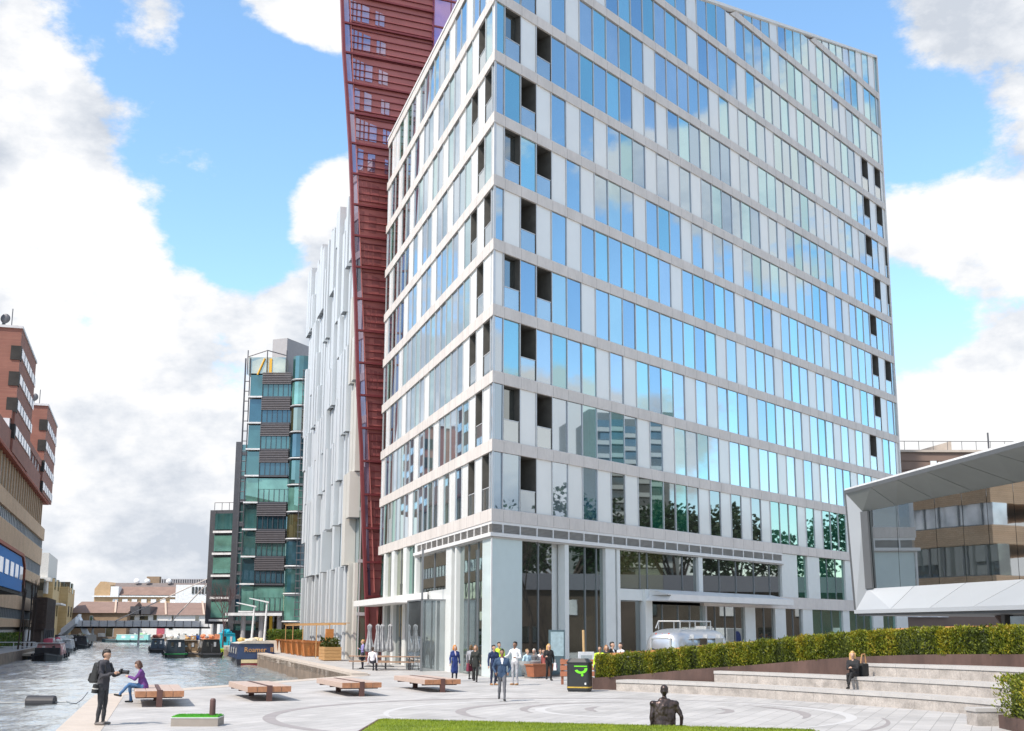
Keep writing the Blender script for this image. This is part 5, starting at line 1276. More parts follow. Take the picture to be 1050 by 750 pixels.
for a, b in zip(pp, pp[1:]): g.hexa([(a.x, a.y, a.z-.1), (b.x, b.y, b.z-.1), (b.x+.1, b.y+.12, b.z-.1), (a.x+.1, a.y+.12, a.z-.1), (a.x, a.y, a.z), (b.x, b.y, b.z), (b.x+.1, b.y+.12, b.z), (a.x+.1, a.y+.12, a.z)])
g.build('top_rail', parent=tr)
g = MB().use(plain((.4, .38, .35)))
for a in pp[::3]: g.tube((a.x+.05, a.y+.06, 0), (a.x+.05, a.y+.06, a.z-.1), .04, n=6)
g.build('post', parent=tr)
pr = thing('corner_planter', 'dark steel planter box at the right edge of the plaza', 'planter', (12.6, 29, 0))
g = MB().use(corten); g.prism([(11.75, 27.2), (14, 27.2), (14, 30.4), (11.9, 30.2)], 0, .32); g.build('box', parent=pr)
hedge('corner_hedge', 'tall clipped hedge block at the right edge of the plaza', [(11.8, 30.0, .3, 1.22), (11.75, 27.3, .3, 1.25)][::-1] and [(13.9, 27.4, .3, 1.25), (13.95, 30.1, .3, 1.22)], 2.1, 12000, 8)
sbk = thing('stone_block', 'low square granite block at the right edge of the plaza', 'block', (0, 0, 0))
g = MB().use(ston); g.box(-.36, .36, 0, .6, 0, .34); g.build('base', parent=sbk); g = MB().use(stonc); g.box(-.39, .39, -.02, .62, .345, .43); g.build('cap', parent=sbk)
g = MB().use(ston); g.box(.4, .72, -.5, .3, 0, .2); g.build('low_slab', parent=sbk)
q = G(1017, 745); place(sbk, (q.x, q.y, .004), R(4))
# ================================================================== raised lawn
LZ = .36
l1, l2, l0, l3 = G(390, 737.5, LZ), G(832, 748.3, LZ), G(352, 760, LZ), G(905, 790, LZ)
lw_ = thing('raised_lawn', 'raised wedge of green lawn with a thin steel edging', 'lawn', (l1.x, l1.y, 0))
g = MB().use(mat('lawn_turf', (.17, .23, .012), .9, var=.4, scale=1.3, fine=.35, fscale=30)); poly = [(l1.x, l1.y), (l0.x, l0.y), (l0.x+.5, 12), (l3.x+2, 12), (l3.x, l3.y), (l2.x, l2.y)]
g.prism([(x, y) for x, y in poly], 0, LZ-.01); g.build('turf', parent=lw_)
g = MB().use(rustm)
for a, b in ((l0, l1), (l1, l2), (l2, l3)):
    d = (b-a).normalized(); nn = Vector((-d.y, d.x, 0))*.05
    g.hexa([(a.x, a.y, 0), (b.x, b.y, 0), (b.x+nn.x, b.y+nn.y, 0), (a.x+nn.x, a.y+nn.y, 0), (a.x, a.y, LZ), (b.x, b.y, LZ), (b.x+nn.x, b.y+nn.y, LZ), (a.x+nn.x, a.y+nn.y, LZ)])
g.build('edging', parent=lw_)
g = MB().use(leafmat('grass_blade', [(.13, .19, .01), (.22, .29, .012), (.30, .35, .02)])); r = random.Random(6)
for _ in range(26000):
    f = r.random(); a = l1.lerp(l2, f); y = a.y-.03-r.random()**1.5*3.2
    if a.x < l0.x+ (l1.x-l0.x)*((y-l0.y)/(l1.y-l0.y)) - .0: continue
    leafquad(g, Vector((a.x+r.uniform(-.05, .05), y, LZ-.01)), rdir(r)*.5+Vector((0, 0, 1)), r.uniform(.03, .06), .008, r)
tag(g.build('grass', parent=lw_), kind='stuff')
# ================================================================== raised pavilion on the right
pvm = mat('pavilion_shaded_metal', (.30, .31, .32), .4, .25, var=.05, scale=.4); pvw = mat('pavilion_lit_metal', (.42, .44, .46), .35, .1, var=.03, scale=.4); pvs = mat('pavilion_shaded_soffit', (.22, .23, .215), .45, .15, var=.08, scale=.5); pvd = mat('pavilion_dark_edge', (.13, .135, .14), .45, .3, var=.05)  # one frame finish: shade on jamb and soffit put into darker copies
pvg = glass('pavilion_glass', (.80, .83, .85), (.02, .025, .025), .46, wob=.008, edge=.9)
PV = Fr(15.3, 54, .21, -.977)
pv = thing('glass_pavilion', 'raised pavilion with a deep splayed metal frame around one long window', 'pavilion', (17, 48, 0))
zb_, S_E = 3.22, 27.0
def ztop(s): return 8.43+.021*s
LEAN = -.42
_a = PV.hit(890, 604, -.5)[0]; _p = PV.p(_a, 0, -.5)
GP = Fr(_p[0], _p[1], .385, -.923)     # glazing plane turned askew on purpose, so its panes mirror the hospital
gi0, zi_t0 = GP.hit(884.5, 525); gi1, zi_t1 = GP.hit(1050, 493.4); _, zi_b0 = GP.hit(890, 604); _, zi_b1 = GP.hit(1050, 594)
kt = (zi_t1-zi_t0)/(gi1-gi0); kb = (zi_b1-zi_b0)/(gi1-gi0)
it = lambda s: zi_t0+kt*(s-gi0)
ib = lambda s: zi_b0+kb*(s-gi0)
gb = 0.0
O = [PV.p(LEAN, ztop(0), 0), PV.p(S_E, ztop(S_E), 0), PV.p(S_E, zb_, 0), PV.p(0.0, zb_, 0)]
I = [GP.p(gi0, it(gi0), 0), GP.p(S_E, it(S_E), 0), GP.p(S_E, ib(S_E), 0), GP.p(gb, ib(gb), 0)]
def slab(name, a, b, c, d, m, joints=0, thick=.05):
    A, B, C_, D_ = map(Vector, (a, b, c, d)); nn = (B-A).cross(D_-A).normalized()*thick
    g = MB(); g.use(m)
    k = max(1, joints)
    for i in range(k):
        t0, t1 = i/k, (i+1)/k-(.0015 if joints else 0)
        q = [A.lerp(B, t0), A.lerp(B, t1), D_.lerp(C_, t1), D_.lerp(C_, t0)]; g.extr(q, nn)
    return g.build(name, parent=pv)
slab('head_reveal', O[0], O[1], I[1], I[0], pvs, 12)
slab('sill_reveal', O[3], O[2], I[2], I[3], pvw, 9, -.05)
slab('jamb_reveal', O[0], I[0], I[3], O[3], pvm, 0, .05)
g = MB().use(pvd)
PV.poly(g, [(LEAN-.14, ztop(0)+.16), (S_E, ztop(S_E)+.16), (S_E, ztop(S_E)), (LEAN, ztop(0)), (0, zb_), (-.14, zb_-.12)], -.6, .02); g.use(pvw); PV.box(g, -.14, S_E, zb_-.16, zb_, -.9, .03); g.use(pvd); PV.box(g, -.05, S_E, zb_-.26, zb_-.16, -9, -.1)
g.build('outer_edge', parent=pv)
g = MB().use(lite); PV.poly(g, [(LEAN-.1, ztop(0)+.17), (S_E, ztop(S_E)+.17), (S_E, ztop(S_E)+.27), (LEAN-.1, ztop(0)+.24)], -9, .0); g.build('roof', parent=pv)
g = MB().use(pvm); PV.poly(g, [(LEAN-.13, ztop(0)+.1), (LEAN, ztop(0)+.1), (.0, zb_), (-.13, zb_)], -9, -.1); PV.box(g, 0, S_E, zb_, ztop(0), -9.1, -8.9); g.build('flank_wall', parent=pv)
us = [GP.hit(u, 560, -.02)[0] for u in (921, 961, 989, 1015, 1043)]
allm = [gb]+us+[us[-1]+q for q in (3, 6, 9, 12)]
allm = [a for a in allm if a < S_E]+[S_E]
for a, b in zip(allm, allm[1:]):
    g = MB().use(pvg); t1 = rnd.uniform(-.004, .004)
    a_ = a if a > gb else gi0-.05
    g.extr([GP.p(a+.01 if a > gb else gb, ib(a), -.02), GP.p(b-.015, ib(b), -.02+t1), GP.p(b-.015, it(b), -.02+t1), GP.p(a_+.01, it(a), -.02)], (-GP.nx*.04, -GP.ny*.04, 0)); g.build('glass_pane', parent=pv)
g = MB().use(pvd); g.extr([GP.p(gi0-.05, it(gi0), .10), GP.p(gi0+.42, it(gi0), .10), GP.p(gb+.42, ib(gb), .10), GP.p(gb-.05, ib(gb), .10)], (-GP.nx*.1, -GP.ny*.1, 0)); g.build('jamb_frame', parent=pv)
# ground floor set back below it
g = MB().use(colw)
s1 = PV.hit(878, 640, -2.5)[0]
o = MB().use(darkglass); PV.box(o, 6.0, S_E, 0, 3.0, -6, -3.4); o = o.build('ground_glazing', parent=pv)
for q in range(7): g = MB().use(pvd); a = 6.0+q*2.2; PV.box(g, a-.12, a+.12, 0, 2.98, -3.4, -3.2); g.build('glazing_bar', parent=o)
for q in range(3): g = MB().use(balglass); a = 6.4+q*4.2; PV.box(g, a, a+1.6, 0, 2.9, -3.3, -3.25); g.build('door', parent=o)
g = MB().use(mat('dark_timber_post', (.07, .045, .04), .8)); q = PV.p(5.0, 0, -4.5); g.lathe([(.42, 0), (.40, 1.6), (.44, 2.3), (.85, 2.95)], (q[0], q[1], 0), 12); g.build('tapered_post', parent=pv)
# brown block behind on the right
bbk = thing('brown_block', 'brown clad block with a flat roof behind the pavilion', 'building', (48, 135, 0))
a, b = D(919.5, 464, 132), D(1016, 464, 132); zt = a.z
brc = mat('brown_cladding', (.21, .145, .115), .7, var=.1, scale=.5)
g = MB().use(brc); g.box(a.x, b.x+14, 132, 150, 0, zt)
for q in range(7): g.box(a.x-.03, b.x+14, 131.9, 132, zt-1.0*q-.95, zt-1.0*q-.1)
g.build('wall', parent=bbk)
g = MB().use(cop_m); g.box(a.x-.2, b.x+14, 131.7, 150, zt, zt+.25); p = D(941, 463, 134); q = D(976, 463, 134); g.prism([(p.x, 134), (q.x, 134), (q.x, 140), (p.x, 140)], zt+.25, 0, [zt+.5, zt+1.6, zt+1.6, zt+.5]); g.build('roof', parent=bbk)
for u0, u1, v0, v1 in ((954.5, 960, 473, 482), (962, 983, 474, 477.5), (930, 972, 628, 633)):
    p, q = D(u0, v1, 131.8), D(u1, v0, 131.8); g = MB().use(stripw); g.box(p.x, q.x, 131.7, 131.95, p.z, q.z); g.build('window', parent=bbk)
g = MB().use(steel)
for q in range(12): g.tube((a.x+1+q*1.6, 132.3, zt+.2), (a.x+1+q*1.6, 132.3, zt+1.3), .03)
g.tube((a.x, 132.3, zt+1.3), (b.x+10, 132.3, zt+1.3), .035); p = D(1014, 462, 133); g.tube((p.x, 133, zt), (p.x, 133, zt+2.4), .1); g.build('roof_rail', parent=bbk)
# ================================================================== silver caravan café
al = mat('polished_aluminium', (.56, .56, .56), .3, .8, var=.05, bump=.12, bscale=5); alr = mat('dull_aluminium', (.55, .55, .54), .45, .8, var=.08)
cv = thing('silver_caravan', 'rounded polished aluminium caravan with a roof rack, parked before the tower', 'caravan', (0, 0, 0))
def caravan():
    n, prof = 28, []
    LN, Wd, Ht, z0 = 5.6, 1.12, 2.12, .48
    secs = [(0, .0), (.02, .30), (.09, .55), (.22, .74), (.45, .88), (.8, .96), (1.3, 1), (4.3, 1), (4.8, .96), (5.15, .88), (5.38, .74), (5.51, .55), (5.58, .3), (5.6, .0)]
    vs, fs = [], []
    for y, k in secs:
        for i in range(n):
            t = 2*math.pi*i/n; c, s = math.cos(t), math.sin(t); e = .74
            x = Wd*math.copysign(abs(c)**e, c)*(.35+.65*k if k else .0); z = z0+Ht/2+Ht/2*math.copysign(abs(s)**e, s)*(.3+.7*k if k else 0)
            vs.append((x, y, z))
    m = len(secs)
    fs = [(j*n+i, j*n+(i+1) % n, (j+1)*n+(i+1) % n, (j+1)*n+i) for j in range(m-1) for i in range(n)]
    g = MB().use(al); g.add(vs, fs); g.build('shell', parent=cv, smooth=True)
    g = MB().use(plain((.02, .03, .04), .4))
    g.hexa([(-.5, .0, 1.5), (.5, .0, 1.5), (.5, .3, 1.5), (-.5, .3, 1.5), (-.45, .06, 2.08), (.45, .06, 2.08), (.45, .4, 2.08), (-.45, .4, 2.08)]); o = g.build('end_window', parent=cv)
    g = MB().use(alr); g.box(-.58, .58, -.03, .05, 1.41, 1.5); g.box(-.58, -.5, -.03, .1, 1.45, 2.13); g.box(.5, .58, -.03, .1, 1.45, 2.13); g.box(-.58, .58, .02, .14, 2.08, 2.15); g.build('frame', parent=o)
    for y, w, m_ in ((1.9, .75, darkglass), (3.6, .9, darkglass)):
        g = MB().use(m_); g.box(1.06, 1.14, y, y+w, 1.5, 2.12); g.build('side_window', parent=cv)
        g = MB().use(m_); g.box(-1.14, -1.06, y, y+w, 1.5, 2.12); g.build('side_window', parent=cv)
    g = MB().use(alr)
    for z in (.9, 1.25, 2.1): g.box(-1.135, 1.135, 1.0, 4.6, z-.012, z+.012)
    for y in (1.3, 2.75, 4.2):
        g.box(-1.13, 1.13, y-.015, y+.015, .7, 2.3)
    g.build('panel_seam', parent=cv)
    g = MB().use(alr)
    for x in (-.6, .6): g.tube((x, .9, 2.95), (x, 4.2, 2.95), .035); g.tube((x, .9, 2.55), (x, .9, 2.95), .03); g.tube((x, 4.2, 2.55), (x, 4.2, 2.95), .03); g.tube((x, 2.5, 2.55), (x, 2.5, 2.95), .03)
    for y in (.9, 1.6, 2.3, 3.0, 3.7, 4.2): g.tube((-.6, y, 2.95), (.6, y, 2.95), .025)
    g.tube((-.6, .6, 2.6), (-.6, .9, 2.95), .03); g.box(-.3, .3, 4.3, 5.0, 2.52, 2.72); g.build('roof_rack', parent=cv)
    for x in (-.35, 0, .35): g = MB().use(plain((.5, .06, .03))); g.ball((x, .2, 2.32), .05); g.build('marker_lamp', parent=cv)
    for s in (-1, 1):
        for y in (2.5, 3.35):
            g = MB().use(plain((.02, .02, .02))); g.tube((s*.95, y, .36), (s*1.12, y, .36), .36, n=18); w = g.build('wheel', parent=cv)
            g = MB().use(alr); g.tube((s*1.12, y, .36), (s*1.135, y, .36), .2, n=14); g.build('rim', parent=w)
caravan(); q = G(673, 691); place(cv, (6.7, 54.8, 0), heading(dR)+R(3)); cv.scale = (.92,)*3
# ================================================================== café things
alum = plain((.6, .6, .62), .35, .6)
def parasol():
    t = thing('closed_parasol', 'x', 'parasol', (0, 0, 0), 0, 'closed silver grey parasols by the picnic tables')
    g = MB().use(alum); g.tube((0, 0, 0), (0, 0, 2.6), .03); g.build('pole', parent=t)
    g = MB().use(mat('grey_parasol_canvas', (.33, .335, .345), .7, var=.25, scale=6)); pr = [(.04, 2.62), (.16, 2.5), (.12, 2.2), (.16, 1.75), (.26, 1.35), (.30, 1.1), (.22, .95), (.05, .9)]
    n = 16; vs = []; 
    for r_, z in pr:
        for i in range(n): k = 1 if i % 2 else .62; vs.append((r_*k*math.cos(2*math.pi*i/n), r_*k*math.sin(2*math.pi*i/n), z))
    g.add(vs, [(j*n+i, j*n+(i+1) % n, (j+1)*n+(i+1) % n, (j+1)*n+i) for j in range(len(pr)-1) for i in range(n)]); g.build('folded_canopy', parent=t)
    g = MB().use(plain((.12, .12, .12))); g.lathe([(0, 0), (.3, 0), (.3, .06), (.06, .12), (0, .12)], n=14); g.build('base', parent=t); return t
P0 = parasol()
for i, (u, lab) in enumerate(((378.5, 'closed parasol nearest the red tower base'), (387, 'closed parasol second from the red tower'), (391.5, 'closed parasol third from the red tower'), (399.5, 'closed parasol set apart, nearest the entrance wall'))):
    q = D(u, 670, 76); o = P0 if i == 0 else dup(P0, (0, 0, 0)); o['label'] = lab; place(o, (q.x, 76, 0))
tabw = plain((.38, .24, .16), .6)
def ptable():
    t = thing('picnic_table', 'x', 'table', (0, 0, 0), 0, 'timber tables with benches by the tower')
    g = MB().use(tabw); g.box(-1.2, 1.2, -.38, .38, .72, .77); g.build('tabletop', parent=t)
    for s in (-1, 1): g = MB().use(tabw); g.box(-1.2, 1.2, s*.75-.14, s*.75+.14, .43, .47); g.build('seat', parent=t)
    for x in (-.95, .95):
        for s in (-1, 1): g = MB().use(steel); g.tube((x, s*.3, .72), (x, s*.45, 0), .025); g.tube((x, s*.75, .43), (x, s*.75, 0), .025); g.tube((x, s*.45, .1), (x, s*.75, .1), .02); g.build('leg', parent=t)
    return t
T0 = ptable()
for i, (u, v, lab) in enumerate(((378, 686.5, 'timber table nearest the red tower, where the café guests are'), (402, 687.5, 'empty timber table nearer the entrance wall'))):
    q = G(u, v); o = T0 if i == 0 else dup(T0, (0, 0, 0)); o['label'] = lab; place(o, (q.x, q.y+.3, .004), R(8))
t = thing('round_planter', 'round grey tapered planter bowl outside the lobby glass', 'planter', (0, 0, 0)); g = MB().use(plain((.35, .36, .36))); g.lathe([(0, .12), (.15, .12), (.5, .6), (.55, .8), (.5, .8), (.45, .7), (0, .7)], n=20); g.build('bowl', parent=t)
g = MB().use(plain((.16, .15, .14))); g.tube((0, 0, 0), (0, 0, .14), .25, n=14); g.build('foot', parent=t); q = G(543, 695); place(t, (q.x, q.y-.2, .004))
t = thing('terracotta_planter', 'low terracotta coloured planter outside the lobby glass', 'planter', (0, 0, 0)); g = MB().use(plain((.33, .12, .06))); g.hexa([(-.55, -.25, .08), (.55, -.25, .08), (.55, .25, .08), (-.55, .25, .08), (-.65, -.3, .62), (.65, -.3, .62), (.65, .3, .62), (-.65, .3, .62)]); g.build('box', parent=t); g = MB().use(plain((.3, .12, .06))); g.box(-.7, .7, -.34, .34, .62, .68); g.build('rim', parent=t); q = G(553, 695.5); place(t, (q.x, q.y-.3, .004), R(40))
t = thing('menu_stand', 'tall glass menu stand with a dark frame by the lobby', 'sign', (0, 0, 0)); g = MB().use(plain((.10, .15, .17))); g.box(-.42, .42, -.06, .06, .1, 2.3); g.build('frame', parent=t); g = MB().use(plain((.40, .52, .55), .2)); g.box(-.35, .35, -.075, -.06, 1.0, 2.2); g.build('panel', parent=t)
g = MB().use(plain((.1, .1, .1))); g.box(-.45, .45, -.25, .25, 0, .1); g.build('base', parent=t); q = G(571, 694); place(t, (q.x, q.y, .004), R(20))
g = MB().use(plain((.6, .6, .58)))
for k in range(5): g.box(-.26, .26, -.08, -.075, 1.15+k*.2, 1.2+k*.2)
g.build('text_line', parent=t)
t = thing('cafe_sign', 'pale café menu board on a wooden pole behind the bin', 'sign', (0, 0, 0)); g = MB().use(plain((.66, .68, .7))); g.box(-.36, .36, -.03, .03, .35, 1.35); g.build('board', parent=t); g = MB().use(plain((.35, .4, .42))); g.box(-.25, .25, -.04, -.03, .9, 1.2); g.box(-.25, .2, -.04, -.03, .55, .75); g.build('panel', parent=t); g = MB().use(plain((.5, .33, .16))); g.tube((-.05, .06, 0), (-.1, .06, 2.3), .06); g.build('pole', parent=t)
q = D(601, 680, 54.5); place(t, (q.x, 54.5, .004), R(15))
t = thing('timber_barrier', 'reddish timber café barrier behind the bin', 'barrier', (0, 0, 0)); g = MB().use(plain((.42, .16, .09)))
for z in (.35, .6, .85): g.box(-1.7, 1.7, -.03, .03, z, z+.2)
g.build('rail', parent=t)
for x in (-1.6, 0, 1.6): g = MB().use(plain((.3, .12, .07))); g.box(x-.05, x+.05, .03, .1, 0, 1.08); g.build('post', parent=t)
q = D(600, 680, 53); place(t, (q.x+.6, 53, .004), R(8))
# ================================================================== people
def capsule(mb, p0, p1, r0, r1, flat=None, n=12):
    """capsule; flat=(axis vector, factor) squashes it along axis"""
    p0, p1 = Vector(p0), Vector(p1); a = p1-p0; ln = a.length
    if ln < 1e-5: a = Vector((0, 0, 1))
    a = a.normalized(); b = a.orthogonal().normalized(); c = a.cross(b); rings = []
    for k in range(4): ph = -math.pi/2+math.pi/2*(k+.3)/4; rings.append((p0+a*(r0*math.sin(ph)), r0*math.cos(ph)))
    rings.append((p0, r0)); rings.append((p1, r1))
    for k in range(4): ph = math.pi/2*(k+.7)/4; rings.append((p1+a*(r1*math.sin(ph)), r1*math.cos(ph)))
    vs = []
    for q, r_ in rings:
        for i in range(n):
            t = 2*math.pi*i/n; o = b*(r_*math.cos(t))+c*(r_*math.sin(t))
            if flat: ax = flat[0]; o = o-ax*(o.dot(ax)*(1-flat[1]))
            vs.append(q+o)
    m = len(rings); fs = [(j*n+i, j*n+(i+1) % n, (j+1)*n+(i+1) % n, (j+1)*n+i) for j in range(m-1) for i in range(n)]
    fs += [tuple(range(n-1, -1, -1)), tuple(range((m-1)*n, m*n))]
    mb.add(vs, fs)
def skin_build(name, prims, mats, vox=.016, smooth=3, extra=None):
    """union of capsules remeshed into one continuous surface; faces take the material of the nearest capsule"""
    mb = MB()
    for (p0, p1, r0, r1, tg, fl) in prims: capsule(mb, p0, p1, r0, r1, fl)
    me = bpy.data.meshes.new(name); me.from_pydata(mb.v, [], mb.f); o = bpy.data.objects.new('tmp', me); COL.objects.link(o)
    md = o.modifiers.new('r', 'REMESH'); md.mode = 'VOXEL'; md.voxel_size = vox
    sm = o.modifiers.new('s', 'SMOOTH'); sm.factor = .5; sm.iterations = smooth
    bpy.context.view_layer.update()
    m2 = bpy.data.meshes.new_from_object(o.evaluated_get(bpy.context.evaluated_depsgraph_get())); bpy.data.objects.remove(o); m2.name = name
    keys = list(mats.keys()); m2.materials.clear()
    for k in keys: m2.materials.append(mats[k])
    nf = len(m2.polygons); cen = np.zeros(nf*3); m2.polygons.foreach_get('center', cen); cen = cen.reshape(-1, 3)
    best = np.full(nf, 1e9); idx = np.zeros(nf, int)
    for (p0, p1, r0, r1, tg, fl) in prims:
        a = np.array(p0, float); d = np.array(p1, float)-a; l2 = max(d@d, 1e-9); t = np.clip(((cen-a)@d)/l2, 0, 1)
        q = cen-(a+t[:, None]*d)
        if fl: ax = np.array(fl[0]); q = q+np.outer(q@ax, ax)*(1/fl[1]-1)
        dist = np.linalg.norm(q, axis=1)/(r0+(r1-r0)*t)
        dist = (dist-1)*(r0+(r1-r0)*t)
        u = dist < best; best[u] = dist[u]; idx[u] = keys.index(tg)
    m2.polygons.foreach_set('material_index', idx.tolist()); m2.polygons.foreach_set('use_smooth', [True]*nf)
    if extra:
        bm_v = [tuple(v.co) for v in m2.vertices]; fs = [tuple(p.vertices) for p in m2.polygons]; mi = idx.tolist(); n0 = len(bm_v)
        bm_v += extra.v; fs += [tuple(i+n0 for i in f) for f in extra.f]; mi += [keys.index(extra.tags[k]) for k in range(len(extra.f))]
        m3 = bpy.data.meshes.new(name); m3.from_pydata(bm_v, [], fs)
        for k in keys: m3.materials.append(mats[k])
        m3.polygons.foreach_set('material_index', mi); m3.polygons.foreach_set('use_smooth', [True]*len(fs)); m2 = m3
    m2.update(); o = bpy.data.objects.new(name, m2); COL.objects.link(o); return o
SK1, SK2, SK3 = plain((.52, .32, .23), .5), plain((.24, .13, .085), .5), plain((.42, .25, .17), .5)
def person(label, loc, rz, h=1.72, skin=SK1, top=(.1, .1, .1), bot=(.05, .05, .06), shoe=(.02, .02, .02), pose='stand', hair=(.05, .03, .02), hl='short', coat=None, group=None,
           lean=0.0, arms=None, head=(0, 0), under=None, name='person', cat='person', mats=None, seat=.45, stride=1.0, woman=False, extra=None, hidden_legs=False, build=1.0, shw=None):
    Fw = Vector((0, -1, 0)); flat = ((0, 1, 0)); pr = []
    sit = pose == 'sit'; pz = (seat+.09) if sit else .93
    dz = pz-.93
    def T(x, y, z):   # torso point
        k = z-.93; return Vector((x, y*1.0-math.sin(lean)*k, .93+dz+math.cos(lean)*k))
    B = build; sh = shw or (.178 if woman else .205)
    fl = (Vector((0, 1, 0)), .66)
    tag_t = 'top'
    pr.append((T(-.05, 0, .93), T(.05, 0, .93), .135*B, .135*B, 'bot', fl))
    pr.append((T(0, 0, 1.02), T(0, 0, 1.14), .148*B, .142*B, tag_t, fl)); pr.append((T(0, 0, 1.14), T(0, .0, 1.30), .145*B, .165*B, tag_t, fl)); pr.append((T(-sh*.55, 0, 1.36), T(sh*.55, 0, 1.36), .095*B, .095*B, tag_t, (Vector((0, 1, 0)), .85)))
    pr.append((T(-sh, .0, 1.385), T(sh, .0, 1.385), .066*B, .066*B, tag_t, None))
    pr.append((T(0, .005, 1.40), T(0, -.012, 1.52), .054, .05, 'skin', None))
    for s in (-1, 1): pr.append((T(s*.03, .012, 1.455), T(s*.14, .01, 1.415), .05, .052, tag_t, None))
    if under: pr.append((T(0, -.095, 1.28), T(0, -.07, 1.40), .045, .05, 'under', (Vector((0, 1, 0)), .6)))
    yaw, pit = head; hm = Matrix.Translation(T(0, -.01, 1.52)) @ Matrix.Rotation(yaw, 4, 'Z') @ Matrix.Rotation(pit, 4, 'X')
    H_ = lambda x, y, z: hm @ Vector((x, y, z-1.52))
    hv_ = (hm.to_3x3() @ Vector((1, 0, 0)))
    pr.append((H_(0, .012, 1.655), H_(0, -.012, 1.655), .094, .092, 'skin', (hv_, .82))); pr.append((H_(0, -.035, 1.60), H_(0, -.045, 1.565), .070, .05, 'skin', (hv_, .85)))
    pr.append((H_(0, -.105, 1.645), H_(0, -.118, 1.615), .011, .017, 'skin', None))
    for s in (-1, 1): pr.append((H_(s*.078, .01, 1.655), H_(s*.08, .015, 1.62), .018, .013, 'skin', (hv_, .5)))
    st = stride
    if sit:
        LG = {1: [T(.085, 0, .93), Vector((.11, -.43, pz)), Vector((.10, -.40, .10))], -1: [T(-.085, 0, .93), Vector((-.10, -.43, pz)), Vector((-.11, -.36, .10))]}
        if pose == 'sit' and arms and arms.get('cross'): LG[1] = [T(.085, 0, .93), Vector((.05, -.44, pz+.05)), Vector((.02, -.72, pz-.26))]
    elif pose == 'walk':
        LG = {1: [T(.085, 0, .93), Vector((.085, -.17*st, .50)), Vector((.08, -.24*st, .10))], -1: [T(-.085, 0, .93), Vector((-.08, -.02*st, .49)), Vector((-.08, .27*st, .15))]}
    else:
        LG = {1: [T(.085, 0, .93), Vector((.10, -.01, .50)), Vector((.10, .02, .09))], -1: [T(-.085, 0, .93), Vector((-.10, -.01, .50)), Vector((-.11, .03, .09))]}
    for s, (hp_, kn, an) in LG.items():
        pr.append((hp_, kn, .088*B, .060, 'bot', None)); pr.append((kn, kn.lerp(an, .35), .058, .056, 'bot', None)); pr.append((kn.lerp(an, .3), an, .056, .042, 'bot', None))
        toe = an+Vector((s*.02, -.17, -.055)) if an.z < .2 else an+Vector((s*.0, -.16, -.02))
        pr.append((an+Vector((0, .035, -.045)), toe+Vector((0, 0, .01)), .042, .034, 'shoe', None))
    if extra:
        for (a_, b_, r0_, r1_, tg_, k_) in extra: pr.append((T(*a_), T(*b_), r0_, r1_, tg_, (Vector((0, 1, 0)), k_)))
    A = {1: [(.06, .02, -.27), (.02, -.05, -.25)], -1: [(-.06, .02, -.27), (-.02, -.05, -.25)]}
    if arms:
        for k in (1, -1):
            if k in arms: A[k] = arms[k]
    hands = []
    for s in (1, -1):
        S_ = T(s*sh, .0, 1.385); E_ = S_+Vector(A[s][0]); W_ = E_+Vector(A[s][1]); d = (W_-E_).normalized()
        thick = 1.18 if coat else 1.0
        pr.append((S_, E_, .054*thick*B, .044*thick, tag_t, None)); pr.append((E_, W_, .043*thick, .032*thick, tag_t, None))
        pr.append((W_+d*.015, W_+d*.075, .027, .034, 'skin', None)); hands.append((s, W_+d*.08, d))
    if coat:   # (bottom z, flare)
        zb, fw = coat
        if not sit:
            [pr.append((T(x_*.7, 0, 1.12), Vector((x_, 0, zb+.07)), .10*B, .098*fw, tag_t, None)) for x_ in (-.075, -.025, .025, .075)]
        else: pr.append((T(0, .0, 1.1), T(0, .03, .90), .165*B, .18*fw, tag_t, (Vector((0, 1, 0)), .8)))
        pr.append((T(-.08, 0, 1.28), T(.08, 0, 1.28), .13*B, .13*B, tag_t, (Vector((0, 1, 0)), .9)))
    ex = MB(); ex.tags = []
    for s, c, d in hands:
        side = Vector((0, -1, 0)).cross(d)
        side = (Vector((0, -1, 0))-d*Vector((0, -1, 0)).dot(d)); side = side.normalized() if side.length > .2 else Vector((s, 0, 0)); inw = d.cross(side)*(-s)
        for q, (ln, w) in enumerate(((.062, -.025), (.07, -.008), (.065, .009), (.05, .025))):
            b0 = c+side*(-w)-d*.01; m_ = b0+d*ln*.6+inw*.006; e_ = m_+d*ln*.4+inw*.022; n0 = len(ex.f); ex.tube(b0, m_, .0095, .0085, 6); ex.tube(m_, e_, .0085, .0065, 6)
        b0 = c+side*.022-d*.05; n0 = len(ex.f); m_ = b0+side*.03+d*.025; ex.tube(b0, m_, .011, .0095, 6); ex.tube(m_, m_+d*.03+inw*.008, .0095, .0075, 6)
    ex.tags = ['skin']*len(ex.f)
    for s in (-1, 1): n0 = len(ex.f); ex.ball(H_(s*.031, -.092, 1.652), .011, .006, .007, 6, 4); ex.tags += ['eye']*(len(ex.f)-n0)
    n0 = len(ex.f); ex.ball(H_(0, -.093, 1.578), .022, .008, .006, 6, 4); ex.tags += ['lip']*(len(ex.f)-n0)
    M_ = mats or {'skin': skin, 'top': plain(top, .8), 'bot': plain(bot, .8), 'shoe': plain(shoe, .5), 'under': plain(under or top, .8), 'eye': plain((.02, .015, .01), .3), 'lip': plain((.3, .12, .1), .5)}
    o = skin_build(name, pr, M_, extra=ex)
    me_ = o.data; nv = len(me_.vertices); ks = list(M_.keys()); cl = set()
    for p_ in me_.polygons:
        if ks[p_.material_index] in ('top', 'bot'): cl.update(p_.vertices)
    nr_ = {vi: me_.vertices[vi].normal.copy() for vi in cl}
